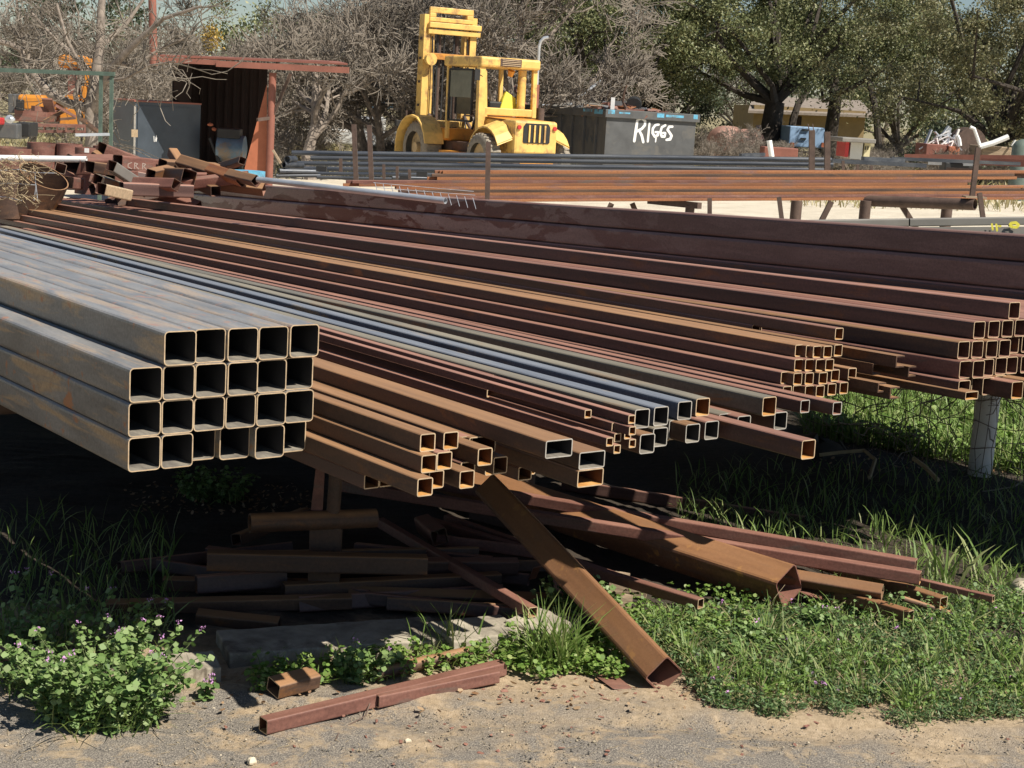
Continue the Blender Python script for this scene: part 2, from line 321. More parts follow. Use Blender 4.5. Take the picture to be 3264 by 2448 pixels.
# ------------------------------------------------------------------ square tubes
def rrect(w, h, r, k=3):
    P = []
    for cx, cy, a0 in ((w-r, h-r, 0), (r, h-r, 90), (r, r, 180), (w-r, r, 270)):
        for i in range(k+1):
            a = R_(a0+90*i/k); P.append((cx+r*math.cos(a), cy+r*math.sin(a)))
    return P
_tm = {}
def tube_mesh(w, h, t, L, mo, mi, mr, dent=0):
    key = (round(w, 4), round(h, 4), round(t, 4), round(L, 2), mo, mi, mr, dent)
    if key in _tm: return _tm[key]
    r = min(w, h)*.13; O = rrect(w, h, r); I = [(t+a, t+b) for a, b in rrect(w-2*t, h-2*t, max(r-t, .001))]
    n = len(O); b = MB(); V = []
    def sec(P, x, dd=0):
        out = []
        for a, z in P:
            zz = z-(dd*math.exp(-((a-w*.5)/(w*.28))**2) if z > h*.5 else 0)
            out.append((x, -a, zz))
        return out
    xs = [0, .05, .12, L] if dent else [0, L]
    ds = [dent, dent*.6, 0, 0] if dent else [0, 0]
    rings = [sec(O, x, d) for x, d in zip(xs, ds)]; ir = [sec(I, x, d) for x, d in zip(xs, ds)]
    for rg in rings+ir: V += rg
    F = []; Mi = []; nr = len(rings)
    def band(a, c, mt, flip=False):
        for i in range(n):
            j = (i+1) % n; f = (a*n+i, a*n+j, c*n+j, c*n+i); F.append(f[::-1] if flip else f); Mi.append(mt)
    for k in range(nr-1): band(k, k+1, 0, True); band(nr+k, nr+k+1, 1)
    band(0, nr, 2); band(nr-1, 2*nr-1, 2, True)
    b.v, b.f, b.m = V, F, Mi
    me = b.mesh('square_tube', [M[mo], M[mi], M[mr]], False); _tm[key] = me; return me
def place(o, P, b, tilt, roll=0, _j=None):
    """put a tube so its near bottom-left corner is at P, running away along yaw b (deg from -x towards +y) sloping down by tilt"""
    b, t = R_(b), R_(tilt)
    d = Vector((-math.cos(b)*math.cos(t), math.sin(b)*math.cos(t), -math.sin(t)))
    y = Vector((0, 0, 1)).cross(d).normalized(); z = d.cross(y)
    if roll:
        q = Matrix.Rotation(R_(roll), 3, d); y = q @ y; z = q @ z
    o.matrix_world = Matrix(((d.x, y.x, z.x, P.x), (d.y, y.y, z.y, P.y), (d.z, y.z, z.z, P.z), (0, 0, 0, 1)))
def tube(P, b, tilt, w, h, L, label, group=None, mo='maroon', mi='inrust', mr='rim', t=.0035, roll=0, dent=0, top=False, cat='steel tube'):
    o = link('square_tube', tube_mesh(w, h, t, L, mo, mi, mr, dent)); P = Vector(P)
    if top: P = P-Vector((0, 0, h))
    place(o, P, b, tilt, roll); return tag(o, label, cat, group)
def tube2(p, q, w, h, label, group=None, roll=0, **k):
    """tube whose axis runs from p to q"""
    p, q = Vector(p), Vector(q); d = q-p; L = d.length; b = math.degrees(math.atan2(d.y, -d.x)); t = -math.degrees(math.asin(d.z/L))
    o = tube(p, b, t, w, h, L, label, group, roll=roll, **k)
    mw = o.matrix_world.copy(); off = mw.to_3x3() @ Vector((0, w/2, -h/2)); mw.translation = mw.translation+off; o.matrix_world = mw; return o
ORD = ['bottom', 'second', 'third', 'fourth', 'fifth', 'sixth', 'seventh']
NTH = ['first', 'second', 'third', 'fourth', 'fifth', 'sixth', 'seventh', 'eighth']
Z0, DZ = .59, .23
# --- front stack of grey four-inch tubes
s = .1016; O = atz(408, 1507, Z0+DZ); bF = 51.8; g = .0013
ev = Vector((math.sin(R_(bF)), math.cos(R_(bF)), 0)); dv = Vector((-math.cos(R_(bF)), math.sin(R_(bF)), 0))
rowname = ['bottom row', 'second row up', 'third row up', 'top row']
jit = {(2, 0): .06, (3, 0): .035, (5, 0): .05, (4, 1): .0, (5, 1): .01, (2, 1): .005, (1, 2): .0, (5, 2): .02, (1, 3): -.005, (2, 3): .01, (3, 3): .0, (4, 3): .0, (5, 3): -.008, (0, 1): .004, (0, 2): .0, (3, 2): -.005}
for r in range(4):
    for c in range(6):
        if r == 3 and c == 0: continue
        P = O+ev*c*(s+g)+Vector((0, 0, 1))*(r*(s+.0008))+dv*(jit.get((c, r), random.uniform(0, .006)))
        if r == 3 and c == 5: P.z += .003
        if r == 3: n = c-1; lab = f'grey square tube, {NTH[n]} from left in the short top row of the front stack'
        else: lab = f'grey square tube, {NTH[c]} from left in the {rowname[r]} of the front stack'
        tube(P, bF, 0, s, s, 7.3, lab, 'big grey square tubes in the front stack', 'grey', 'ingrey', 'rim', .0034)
def zz(x, y, ox, oy, k): return (ox+x/k, oy+y/k)
z2 = lambda x, y: zz(x, y, 950, 1050, 2.011)
z3 = lambda x, y: zz(x, y, 1800, 950, 2.328)
z5 = lambda x, y: zz(x, y, 1600, 1250, 5.53)
z6 = lambda x, y: zz(x, y, 2000, 1200, 4.916)
z7 = lambda x, y: zz(x, y, 2450, 1000, 4.74)
z8 = lambda x, y: zz(x, y, 2900, 900, 3.687)
def T(px, ztop, w, h, b, tilt, L, label, group=None, **k):
    return tube(atz(*px, ztop+DZ), b, tilt, w, h, L, label, group, top=True, **k)
# --- small brown bundle right of the front stack
s = .0535; gB = 'brown square tubes just right of the front stack'
for px, r, lab, mo, rec in [
    ((785, 672), 2, 'dark brown square tube at the top left of the small bundle beside the grey stack', 'rust', 0),
    ((935, 660), 2, 'brown square tube on top of the small bundle, just right of its top left tube', 'rust', 0),
    ((793, 808), 1, 'dark square tube in the middle row at the left of the small bundle, orange inside', 'rust', 0),
    ((893, 790), 1, 'recessed square tube with glowing orange floor in the middle of the small bundle', 'maroon', 0),
    ((1030, 778), 1, 'recessed square tube mostly hidden behind the single brown tube of the small bundle', 'maroon', .12),
    ((1155, 765), 1, 'single brown square tube sticking out right of the small bundle, middle row', 'rust', 0),
    ((767, 958), 0, 'lowest left square tube of the small bundle with a dull floor', 'rust', 0),
    ((878, 925), 0, 'recessed bottom row square tube between two projecting ones in the small bundle', 'maroon', .03),
    ((1038, 910), 0, 'bottom row square tube with pale rim at the right of the small bundle', 'rust', 0),
    ((1170, 900), 0, 'shaded square tube deep in the bottom row below the single brown tube', 'maroon', .1),
    ((1280, 830), 0, 'shaded bottom square tube with a lit floor patch, right end of small bundle', 'rust', .02),
    ((1215, 755), 1, 'dark recessed square tube above the lit floor patch, right end of small bundle', 'maroon', .15)]:
    zt = Z0+s*(r+1); P = atz(*z2(*px), zt+DZ)+Vector((-math.cos(R_(52.5)), math.sin(R_(52.5)), 0))*rec
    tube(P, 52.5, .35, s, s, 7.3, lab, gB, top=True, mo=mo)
e_ = Vector((math.sin(R_(52.5)), math.cos(R_(52.5)), 0)); d_ = Vector((-math.cos(R_(52.5)), math.sin(R_(52.5)), 0))
for k in range(35):  # unseen filler layer, added to keep sun stripes off the scrap heap
    eo_ = .622+k*.0555; P = O+e_*eo_-d_*(float(np.interp(eo_, [.55, .6, .77, .95, 1.02, 1.12, 1.25, 1.6, 2.2, 2.6], [-.2, .30, .30, .20, .22, .40, .30, .16, .10, .06]))+random.uniform(-.02, .0)); P.z = Z0+DZ-.047
    tube(P, 52.5, .4+.025*k, .0535, .045, 7.3, 'filler square tube added unseen beneath the front bundles to block the sun', 'added sun-blocking filler tubes under the middle bundles', mo='maroon')
# --- flat rectangular tubes
for px, r, lab, mi in [((1590, 715), 2, 'wide rectangular rusty tube lying highest, left of the pair of flat tubes', 'ingrey'),
                       ((1805, 790), 1, 'upper rectangular tube of the stacked pair with grey inside', 'ingrey'),
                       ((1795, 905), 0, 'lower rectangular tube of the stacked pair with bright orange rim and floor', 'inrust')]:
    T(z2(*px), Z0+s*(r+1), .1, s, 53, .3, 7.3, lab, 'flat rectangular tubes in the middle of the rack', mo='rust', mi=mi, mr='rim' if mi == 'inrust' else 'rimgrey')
T(z2(1560, 850), Z0+s*2, .1, s, 53, .3, 7.3, 'flat rusty tube hidden under the highest rectangular tube', 'flat rectangular tubes in the middle of the rack', mo='rust').location += dv*.35
T(z2(1560, 960), Z0+s, .1, s, 53, .3, 7.3, 'lowest flat tube in shade below the highest rectangular tube', 'flat rectangular tubes in the middle of the rack', mo='rust').location += dv*.4
# --- thin tubes
s = .029; gT = 'thin maroon tubes between the flat tubes and the blue-grey ones'
for px, zt, lab in [(z5(1940, 540), .71, 'thin maroon tube ending beside the blue-grey ones, top of three stacked small ends'),
                    (z5(1845, 805), .682, 'thin maroon tube projecting furthest left among the small ends'),
                    (z5(1985, 730), .681, 'thin tube end in the middle of the three stacked small ends'),
                    (z5(1975, 935), .652, 'thin tube end at the bottom of the three stacked small ends'),
                    (z3(475, 870), .745, 'thin maroon tube touching the first blue-grey tube, highest small end'),
                    (z3(480, 955), .712, 'small tube end just below the highest thin tube by the blue-grey ones'),
                    (z3(445, 985), .683, 'small tube end with orange rim, left of its neighbours'),
                    (z3(480, 1050), .653, 'lowest small tube end beside the dented-in grey tube'),
                    (z3(150, 830), .742, 'thin tube stopping short, only its pale upper end showing between maroon ones')]:
    T(px, zt, s, s, 53, .45, 7.3, lab, gT, mo='maroon')
for i in range(3):
    T(zz(1750+i*55, 1300-i*9, 0, 0, 1), .70, s, s, 53, .45, 6.8, 'thin maroon tube lying in the row of thin tops, its end out of sight', gT, mo='maroon').location += dv*(.35+.1*i)
# --- blue-grey 2.5 inch tubes
s = .066; gG = 'blue-grey tubes in the middle of the rack'
for px, r, lab, mo, dent, mi in [
    ((125, 520), 1, 'grey tube on the upper row, first from the left of the blue-grey tubes', 'olive', 0, 'ingrey'),
    ((425, 483), 1, 'blue-grey tube on the upper row, second from the left', 'blue', 0, 'ingrey'),
    ((800, 398), 1, 'blue tube on the upper row, third from the left with a worn pale end', 'blue', 0, 'ingrey'),
    ((1085, 345), 1, 'yellowish grey tube on the upper row with a dented top edge', 'olive', .007, 'inrust'),
    ((205, 915), 0, 'lower row grey tube projecting furthest left beneath the blue-grey ones', 'rust', -.004, 'ingrey'),
    ((410, 812), 0, 'lower row tube directly under the second upper blue-grey tube', 'olive', 0, 'ingrey'),
    ((660, 690), 0, 'lower row tube set back between two projecting ones, pale floor', 'olive', 0, 'ingrey'),
    ((925, 755), 0, 'lower row tube whose pale floor edge sticks out to the left', 'rust', 0, 'ingrey'),
    ((1225, 708), 0, 'lower row tube with reddish inside below the dented tube', 'maroon', 0, 'ingrey'),
    ((1440, 590), 0, 'lower row tube half shaded beneath the long blue-topped tube', 'olive', 0, 'ingrey'),
    ((1735, 625), 0, 'fully shaded square tube end with a small bright tip below the long blue-topped tube', 'maroon', 0, 'ingrey')]:
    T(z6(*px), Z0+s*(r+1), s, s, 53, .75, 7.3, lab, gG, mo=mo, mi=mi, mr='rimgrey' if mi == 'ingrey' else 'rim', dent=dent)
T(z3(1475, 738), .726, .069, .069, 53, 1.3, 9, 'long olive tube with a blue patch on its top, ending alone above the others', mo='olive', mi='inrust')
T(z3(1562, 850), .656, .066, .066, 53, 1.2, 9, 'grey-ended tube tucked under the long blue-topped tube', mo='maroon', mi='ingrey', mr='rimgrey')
T(z3(1765, 1058), .656, .066, .066, 53, .9, 7.3, 'single red-brown tube sticking out lowest to the right of the blue-grey ones', mo='maroon')
T(z3(1755, 760), .643, .0508, .0508, 53, 1.3, 9, 'red-brown tube, left one of the two thin ends above the green weeds', mo='maroon', mi='maroon', mr='rimgrey')
T(z3(1995, 775), .643, .0508, .0508, 53, 1.3, 9, 'red-brown tube, right one of the two thin ends above the green weeds', mo='maroon', mi='maroon', mr='rimgrey')
# --- maroon two-inch stack
s = .0508; gM = 'maroon two inch tubes stacked in the right middle'
B8 = {3: [(410, 470), (572, 478), (680, 490), (840, 490), (1000, 468)], 2: [(400, 690), (562, 690), (722, 690), (868, 690)],
      1: [(195, 880), (385, 900), (560, 895), (770, 890), (955, 850), (1212, 825)], 0: [(225, 1100), (375, 1085), (560, 1090), (725, 1090), (903, 1060), (1085, 1040)]}
for r, l in B8.items():
    for k, px in enumerate(l):
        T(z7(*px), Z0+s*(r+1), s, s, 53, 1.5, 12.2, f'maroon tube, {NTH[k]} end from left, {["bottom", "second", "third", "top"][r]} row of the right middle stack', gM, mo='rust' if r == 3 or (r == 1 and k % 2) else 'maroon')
for r in range(4):
    o = T(z7(410, 470), Z0+s*(r+1), s, s, 53, 1.5, 12.2, f'maroon tube set far back behind the {["bottom", "second", "third", "top"][r]} row of the right middle stack', gM, mo='maroon')
    o.location += Vector((math.sin(R_(53)), math.cos(R_(53)), 0))*.26+dv*.5
T(z7(1015, 218), .85, s, s, 53, 1.55, 12.2, 'lone maroon tube lying on top of the right middle stack', mo='maroon')
# open channels and a long flat tube beyond that stack
def channel(P, b, tilt, w, h, L, label, mo='rust'):
    t = .006; m_ = MB(); m_.bb((0, -w, 0), (L, 0, t)).bb((0, -w, h-t), (L, 0, h)).bb((0, -t, t), (L, 0, h-t))
    o = m_.obj('steel_channel', [M[mo]]); place(o, Vector(P)-Vector((0, 0, h)), b, tilt); return tag(o, label, 'steel channel')
channel(atz(*z7(1935, 640), .98), 53, 1.6, .055, .05, 9, 'rusty open channel, upper of two ending between the two maroon stacks')
channel(atz(*z7(1580, 755), .93), 53, 1.6, .055, .05, 9, 'rusty open channel, lower of two ending between the two maroon stacks')
channel(atz(*z7(2120, 800), .93), 53, 1.6, .05, .045, 9, 'short-lipped open channel right below the upper channel end')
channel(atz(*z7(1845, 1115), .87), 53, 1.6, .06, .05, 9, 'orange-edged channel hanging lowest over the fence weeds')
channel(atz(*z7(1660, 1050), .885), 53, 1.6, .05, .04, 9, 'bent-lipped channel beside the lowest hanging one')
T(z8(660, 1290), .63, .085, .035, 53, 1.7, 9, 'long flat brown tube reaching out below the right-hand stack', mo='rust')
# --- right stack of three-inch tubes
s = .0762; gR = 'maroon three inch tubes in the right-hand stack'
B9 = {4: [(1180, 235)], 3: [(765, 462), (938, 455), (1098, 448), (1250, 440), (1420, 430)], 2: [(580, 697), (742, 692), (912, 688), (1065, 680), (1168, 640), (1330, 630)],
      1: [(598, 928), (755, 925), (866, 905), (1020, 888), (1150, 880), (1320, 870)], 0: [(585, 1158), (740, 1115), (870, 1125), (1012, 1100), (1212, 1172), (1370, 1150)]}
for r, l in B9.items():
    for k, px in enumerate(l):
        T(z8(*px), Z0+s*(r+1), s, s, 54.5, 2.15, 10.6 if r == 4 else 12.2, ('topmost maroon tube of the right-hand stack, lying alone' if r == 4 else
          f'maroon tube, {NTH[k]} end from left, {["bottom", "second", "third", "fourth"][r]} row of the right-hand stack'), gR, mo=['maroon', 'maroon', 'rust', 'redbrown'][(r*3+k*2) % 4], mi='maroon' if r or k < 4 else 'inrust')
for r in range(4):
    for k in range(5):
        o = T(z8(1480, 430+r*0), Z0+s*4, s, s, 54.5, 2.15, 12.8, f'maroon tube further right in the {["bottom", "second", "third", "fourth"][r]} row of the right-hand stack', gR+' beyond the edge', mo='maroon')
        e_ = Vector((math.sin(R_(54.5)), math.cos(R_(54.5)), 0)); d_ = Vector((-math.cos(R_(54.5)), math.sin(R_(54.5)), 0))
        o.location += e_*(k+.3)*(s+.001)-Vector((0, 0, (3-r)*s))-d_*(.25+.25*k)
# --- the two big beams behind
bA, tA = 56, 2.7; dA = Vector((-math.cos(R_(bA))*math.cos(R_(tA)), math.sin(R_(bA))*math.cos(R_(tA)), -math.sin(R_(tA))))
eA = Vector((math.sin(R_(bA)), math.cos(R_(bA)), 0))
PA = atz(3264, 749, 1.15+DZ)-dA*1.7; s = .1524
names = ['highest and furthest big brown beam, its left end bare grey', 'second highest big beam, grey with rust patches at the left end',
         'third big beam down, mostly hidden by the tubes in front']
for k in range(3):
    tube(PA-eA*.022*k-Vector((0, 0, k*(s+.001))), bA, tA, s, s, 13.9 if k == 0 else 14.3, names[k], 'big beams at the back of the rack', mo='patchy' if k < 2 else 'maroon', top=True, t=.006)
    pass

for k in range(9):  # hidden filler beams, added so the shadow on the ground has no gaps
    for r in range(2):
        P = PA-eA*(k*(s+.003)+s+.004); P.z = .80+(r+1)*(s+.001)
        tube(P-dA*(.9-.05*k), bA, tA, s, s, 14, f'hidden filler beam added for shade between the right-hand stack and back beams, layer {r+1}', 'added shading beams behind the right-hand stack', mo='maroon', top=True, t=.006)
# ------------------------------------------------------------------ pipe rack carrying them
rk = empty('pipe_rack', (-.66, 5.8, 0), 0, 'rusty welded pipe rack under the stacks, its post and runner pipe showing below', 'rack')
def W(o, b=rk): o.matrix_parent_inverse = Matrix.Translation(-Vector(b.location)); return o
rp = aty(1062, 1640, 5.8); run_z = .33
rd = Vector((.93, .36, 0)).normalized(); rc = Vector((rp.x, 5.8, run_z))
m_ = MB().pipe(rc-rd*.32, rc+rd*.17, .037, .005, mi=0); W(m_.obj('runner', [M['rust']], rk, True))
m_ = MB().pipe(Vector((rc.x, rc.y, run_z+.03)), Vector((rc.x+.012, rc.y, .79)), .026, .004); W(m_.obj('post', [M['rust']], rk, True))
m_ = MB().prism([(rc.x-.085, rc.y-.01, run_z+.035), (rc.x-.04, rc.y-.01, run_z+.035), (rc.x-.035, rc.y-.01, .73), (rc.x-.055, rc.y-.01, .73)], (0, .008, 0)); W(m_.obj('gusset_plate', [M['redbrown']], rk))
m_ = MB().bb((rc.x-.085, rc.y-.02, .0), (rc.x+.035, rc.y+.03, run_z-.03)); W(m_.obj('leg', [M['rust']], rk))
L0 = Vector((-2.2, 3.9, 0)); 
for dist, za, zb in ((1.5, .73, .67), (5.2, .73, .53)):
    a = O+dv*dist-ev*.1; b_ = a+ev*5.6; a.z = za; b_.z = zb
    W(MB().pipe(a, b_, .038, .005).obj('cross_beam', [M['darkpost']], rk, True))
    for k in (.02, .5):
        p = a.lerp(b_, k); W(MB().cyl((p.x, p.y, -.3), (p.x, p.y, p.z-.03), .035).obj('post', [M['darkpost']], rk, True))
# white post at the right
pw = ong(3122, 1512)
o = MB().cyl((0, 0, -.1), (0, 0, .8), .066, n=28).obj('bollard', [plain('chipped_white_post_paint', (.80, .79, .76), .6, 0, .06, 5, .05, dirt=(.5, .46, .4))], None, True)
o.location = pw; tag(o, 'white painted steel post standing in the grass under the right-hand stack', 'post')

# ------------------------------------------------------------------ things lying in the foreground
def gp(u, v, dz=0): p = ong(u, v); p.z += dz; return p
a = gp(838, 2338, .026); b_ = gp(1600, 2150, .026)
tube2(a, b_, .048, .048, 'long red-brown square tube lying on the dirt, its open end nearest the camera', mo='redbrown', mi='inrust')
a = gp(1197, 2255, .024); b_ = gp(1580, 2175, .024)
tube2(a, b_, .042, .042, 'shorter red-brown square tube lying in front of and against the long one', mo='redbrown', mi='redbrown')
o = MB().pipe(gp(1195, 2175, .03), gp(1500, 2108, .035), .022, .003).obj('round_pipe', [M['rust']], None, True); tag(o, 'rusty round pipe lying in weeds behind the two tubes on the dirt', 'pipe')
tube2(gp(870, 2230, .04), gp(1000, 2195, .04), .07, .05, 'short dark rusty channel piece in the weeds left of the tubes on the dirt', mo='rust', mi='rust', roll=12)
# leaning tube and the others
tube2(aty(2117, 2152, 5.1), aty(1565, 1562, 6.35), .11, .11, 'rusty square tube leaning down on one corner from the scrap to the dirt', mo='rustplain', mi='maroon', mr='redbrown', roll=42, t=.005)
c0 = gp(2508, 1950, .105); c1 = gp(1560, 1640, .12)
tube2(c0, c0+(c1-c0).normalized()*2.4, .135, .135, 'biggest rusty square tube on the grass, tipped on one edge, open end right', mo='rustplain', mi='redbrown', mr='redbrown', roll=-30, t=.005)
def gt(end, far, hh, w, h, label, roll=0, L=None, **k):
    a = atz(*end, hh); f = atz(*far, hh); d = (f-a).normalized(); L = L or 1.6
    a.z -= h/2; return tube2(a, a+d*L, w, h, label, roll=roll, **k)
gt((2936, 1823), (2300, 1722), .20, .05, .05, 'long rusty tube on the grass pile, front one of the two uppermost', L=2.6, mo='redbrown')
gt((2922, 1783), (2478, 1708), .21, .05, .05, 'long rusty tube on the grass pile, rear one of the two uppermost', L=2.6, mo='redbrown', mi='redbrown')
gt((3168, 1898), (2960, 1850), .13, .028, .028, 'thin rusty tube reaching furthest right over the grass', L=1.5, mo='redbrown', mi='rust')
gt((3010, 1903), (2945, 1882), .13, .05, .05, 'short rusty tube with a bright orange inside under the right end of the pile', L=.7, mo='rustplain')
gt((2905, 1946), (2811, 1918), .11, .045, .045, 'lowest rusty tube of the grass pile, end nearest the camera', L=.85, mo='rustplain', mi='maroon')
gt((2815, 1868), (2600, 1832), .16, .052, .052, 'tube tipped on its corner in the middle of the grass pile', roll=-40, L=.5, mo='rustplain', mi='rust')
gt((2570, 1830), (2480, 1805), .10, .035, .035, 'small grey tube end beside the biggest tube', L=1.0, mo='olive', mi='ingrey', mr='rimgrey')
gt((2655, 1920), (2590, 1895), .04, .04, .04, 'red-brown flat tube half buried in weeds right of the biggest tube', L=.4, mo='redbrown', mi='redbrown')
gt((2235, 1908), (1900, 1808), .11, .04, .04, 'rusty tube with a torn open end lying left of the biggest tube', L=1.5, mo='redbrown', mi='rust')
gt((2120, 1880), (1905, 1806), .10, .035, .035, 'rusty channel-like tube lying just behind the torn-ended one', L=1.3, mo='redbrown', mi='rust')
o = MB().cyl(atz(3100, 1978, .03), atz(2879, 1908, .12), .011).obj('steel_rod', [M['rust']], None, True); tag(o, 'thin rusty rod pointing down into the grass at the right', 'rod')
gt((1700, 1935), (1400, 1760), .12, .04, .04, 'rusty tube slanting down left of the leaning tube', L=1.3, mo='redbrown', mi='rust')
# twisted strap beside the leaning tube
pts = [(1685, 1850, .1), (1700, 1812, .16), (1735, 1806, .17), (1762, 1845, .13), (1765, 1890, .08), (1775, 1925, .05)]
m_ = MB(); PP = [atz(*p) for p in pts]; off = Vector((.03, .05, -.005))
for p, q in zip(PP, PP[1:]): m_.prism([p, q, q+off, p+off], (0, 0, .004))
tag(m_.obj('bent_strap', [M['redbrown']]), 'bent rusty steel strap looping up left of the leaning tube', 'scrap metal')
# plates, wood, stones, wire
for (u, v, w_, l_, rz, lab, mt) in [(1950, 2180, .07, .14, .5, 'flat rusty plate on the dirt left of the leaning tube end', 'redbrown'), (2243, 2185, .055, .17, -.15, 'narrow rusty plate on the dirt right of the leaning tube end', 'redbrown'),
                                    (1740, 2100, .09, .18, 1.1, 'orange-brown plate half under weeds left of the leaning tube', 'orange')]:
    o = MB().box((0, 0, 0), (w_, l_, .006), jit=.006).obj('steel_plate', [M[mt]]); o.location = gp(u, v, .012); o.rotation_euler = (R_(4), R_(3), rz); tag(o, lab, 'steel plate')
for (u, v, dz, sz, rz, lab) in [(2000, 1900, .03, (.16, .05, .04), -.2, 'weathered board end under the torn-ended tube'), (1950, 1880, .06, (.14, .045, .03), .1, 'split grey board lying above another board behind the leaning tube'),
                                (1990, 1950, .02, (.05, .05, .09), 0, 'upright wood block in the weeds right of the leaning tube')]:
    o = MB().box((0, 0, 0), sz, jit=.006).obj('wood_block', [M['wood']]); o.location = gp(u, v, dz); o.rotation_euler = (0, R_(6), rz); tag(o, lab, 'wood')
def slab(a, b_, depth, h, label, zb=-.03):
    d = (b_-a); d.z = 0; n = Vector((-d.y, d.x, 0)).normalized()
    k = 14; m_ = MB(); top = []
    for i in range(k+1):
        p = a.lerp(b_, i/k); j = random.uniform(-.006, .006)
        top.append((Vector((p.x, p.y+j, zb)), Vector((p.x, p.y+j, h+random.uniform(-.004, .004))), Vector((p.x, p.y+j, h))+n*depth, Vector((p.x, p.y, zb))+n*depth))
    vs = [q for t_ in top for q in t_]; fs = []
    for i in range(k):
        for c in range(4): fs.append((i*4+c, i*4+(c+1) % 4, (i+1)*4+(c+1) % 4, (i+1)*4+c))
    fs += [(0, 1, 2, 3)[::-1], tuple(k*4+c for c in range(4))]
    m_.add(vs, fs); o = m_.obj('concrete_block', [M['concrete']], bevel=.006); return tag(o, label, 'concrete block')
slab(gp(730, 2130), gp(1440, 2080), .25, .05, 'long shaded concrete slab under the scrap, behind the weeds')
slab(gp(1442, 2100), gp(1677, 2075), .22, .062, 'sunlit pale concrete slab end left of the tall grass clump')
slab(gp(1745, 2088), gp(1850, 2046), .2, .075, 'pale concrete lump behind the grass, right of the sunlit slab')
slab(gp(545, 2185), gp(705, 2172), .16, .05, 'thick shaded concrete block beside the big flowering weed')
def stone(loc, r, label, mat='concrete', sq=(1, .8, .6), name='stone'):
    v = []; n1, n2 = 7, 10; sd = random.random()*9
    for i in range(n1+1):
        for j in range(n2):
            a, b = math.pi*i/n1, 2*math.pi*j/n2; d = 1+.16*math.sin(3*b+sd)+.14*math.sin(2*a+5*b+sd*2)
            v.append((r*sq[0]*d*math.sin(a)*math.cos(b), r*sq[1]*d*math.sin(a)*math.sin(b), r*sq[2]*d*math.cos(a)))
    f = [(i*n2+j, i*n2+(j+1) % n2, (i+1)*n2+(j+1) % n2, (i+1)*n2+j) for i in range(n1) for j in range(n2)]
    o = MB().add(v, f).obj(name, [M[mat]], None, True); o.location = loc; o.rotation_euler[2] = random.random()*6; return tag(o, label, 'stone')
M['palestone'] = plain('pale_limestone', (.62, .54, .40), .9, 0, .15, 20, .3)
stone(gp(801, 2435, .008), .018, 'small pale stone on the gravel at the bottom left', 'palestone')
stone(gp(1300, 2368, .006), .012, 'little pale pebble on the gravel at the bottom centre', 'palestone')
stone(gp(3262, 1900, .03), .06, 'white rock in the grass at the right edge', 'palestone')
stone(gp(2640, 1880, .02), .03, 'small pale rock in the weeds behind the biggest tube', 'palestone')
M['darkstone'] = plain('dark_boulder', (.07, .06, .05), .95, 0, .4, 5, .6)
stone(gp(2600, 1440, .0), .16, 'big shaded boulder under the rack left of the white post', 'darkstone', (1.3, .8, .55))
o = MB().path([gp(2905, 1530, .12), gp(2945, 1548, .10), gp(2985, 1572, .07)], .012).obj('stick', [M['dry']], None, True); tag(o, 'short pale stick catching sun in the shade left of the white post', 'stick')
o = MB().path([gp(2610, 1478, .05), gp(2680, 1480, .07), gp(2750, 1486, .09), gp(2785, 1510, .08), gp(2770, 1540, .03)], .011).obj('stick', [M['dry']], None, True); tag(o, 'curved pale branch catching sun under the right side of the rack', 'stick')
o = MB().path([gp(1178, 2262, .02), gp(1165, 2285, .004), gp(1120, 2310, .004), gp(1085, 2330, .004), gp(1068, 2365, .004)], .0022).obj('wire', [M['wire']], None, True); tag(o, 'thin rusty wire curling over the dirt in front of the short tube', 'wire')
o = MB().pipe(gp(-60, 2150, .035), gp(28, 2135, .045), .042, .003, mi=0).obj('round_pipe', [M['redbrown']], None, True); tag(o, 'rusty pipe end poking in at the left edge', 'pipe')
# dark scrap heap in the shade under the stacks
gS = 'scrap tubes heaped in the shade under the rack'
scr = [((560, 2075), (840, 2100), .09, .05, 'rust', 'short orange-edged tube lying across the left of the shaded heap'),
       ((850, 1985), (1600, 1960), .14, .07, 'rust', 'thick tube with an orange end low in the shaded heap'),
       ((560, 1960), (860, 1930), .16, .07, 'maroon', 'thick dark tube at the left of the shaded heap'),
       ((980, 1890), (1650, 1900), .2, .06, 'maroon', 'upper long tube of the shaded heap'),
       ((660, 1755), (1350, 1790), .25, .07, 'rust', 'highest brown beam across the shaded heap'),
       ((900, 2030), (1600, 1990), .09, .06, 'maroon', 'lowest long tube of the shaded heap above the slab'),
       ((300, 1900), (900, 1840), .12, .05, 'maroon', 'thin dark tube at the far left of the shaded heap'),
       ((1330, 1740), (1400, 1790), .27, .07, 'redbrown', 'short tube end sticking up at the right of the shaded heap'),
       ((1380, 1800), (1700, 1850), .2, .05, 'redbrown', 'tube slanting right from the shaded heap'),
       ((1100, 1830), (1560, 1880), .2, .05, 'maroon', 'middle tube of the shaded heap'),
       ((600, 1870), (1500, 1830), .18, .06, 'rust', 'long brown tube at the back of the shaded heap'),
       ((700, 1800), (910, 1700), .2, .05, 'rust', 'dark brace tube rising toward the rack runner'),
       ((1650, 1640), (2400, 1790), .15, .07, 'rust', 'long shaded tube behind the biggest tube'),
       ((1800, 1600), (2600, 1740), .10, .06, 'maroon', 'far shaded tube lying behind the leaning tube'),
       ((1500, 1700), (1750, 1760), .12, .06, 'maroon', 'short shaded tube behind the leaning tube foot')]
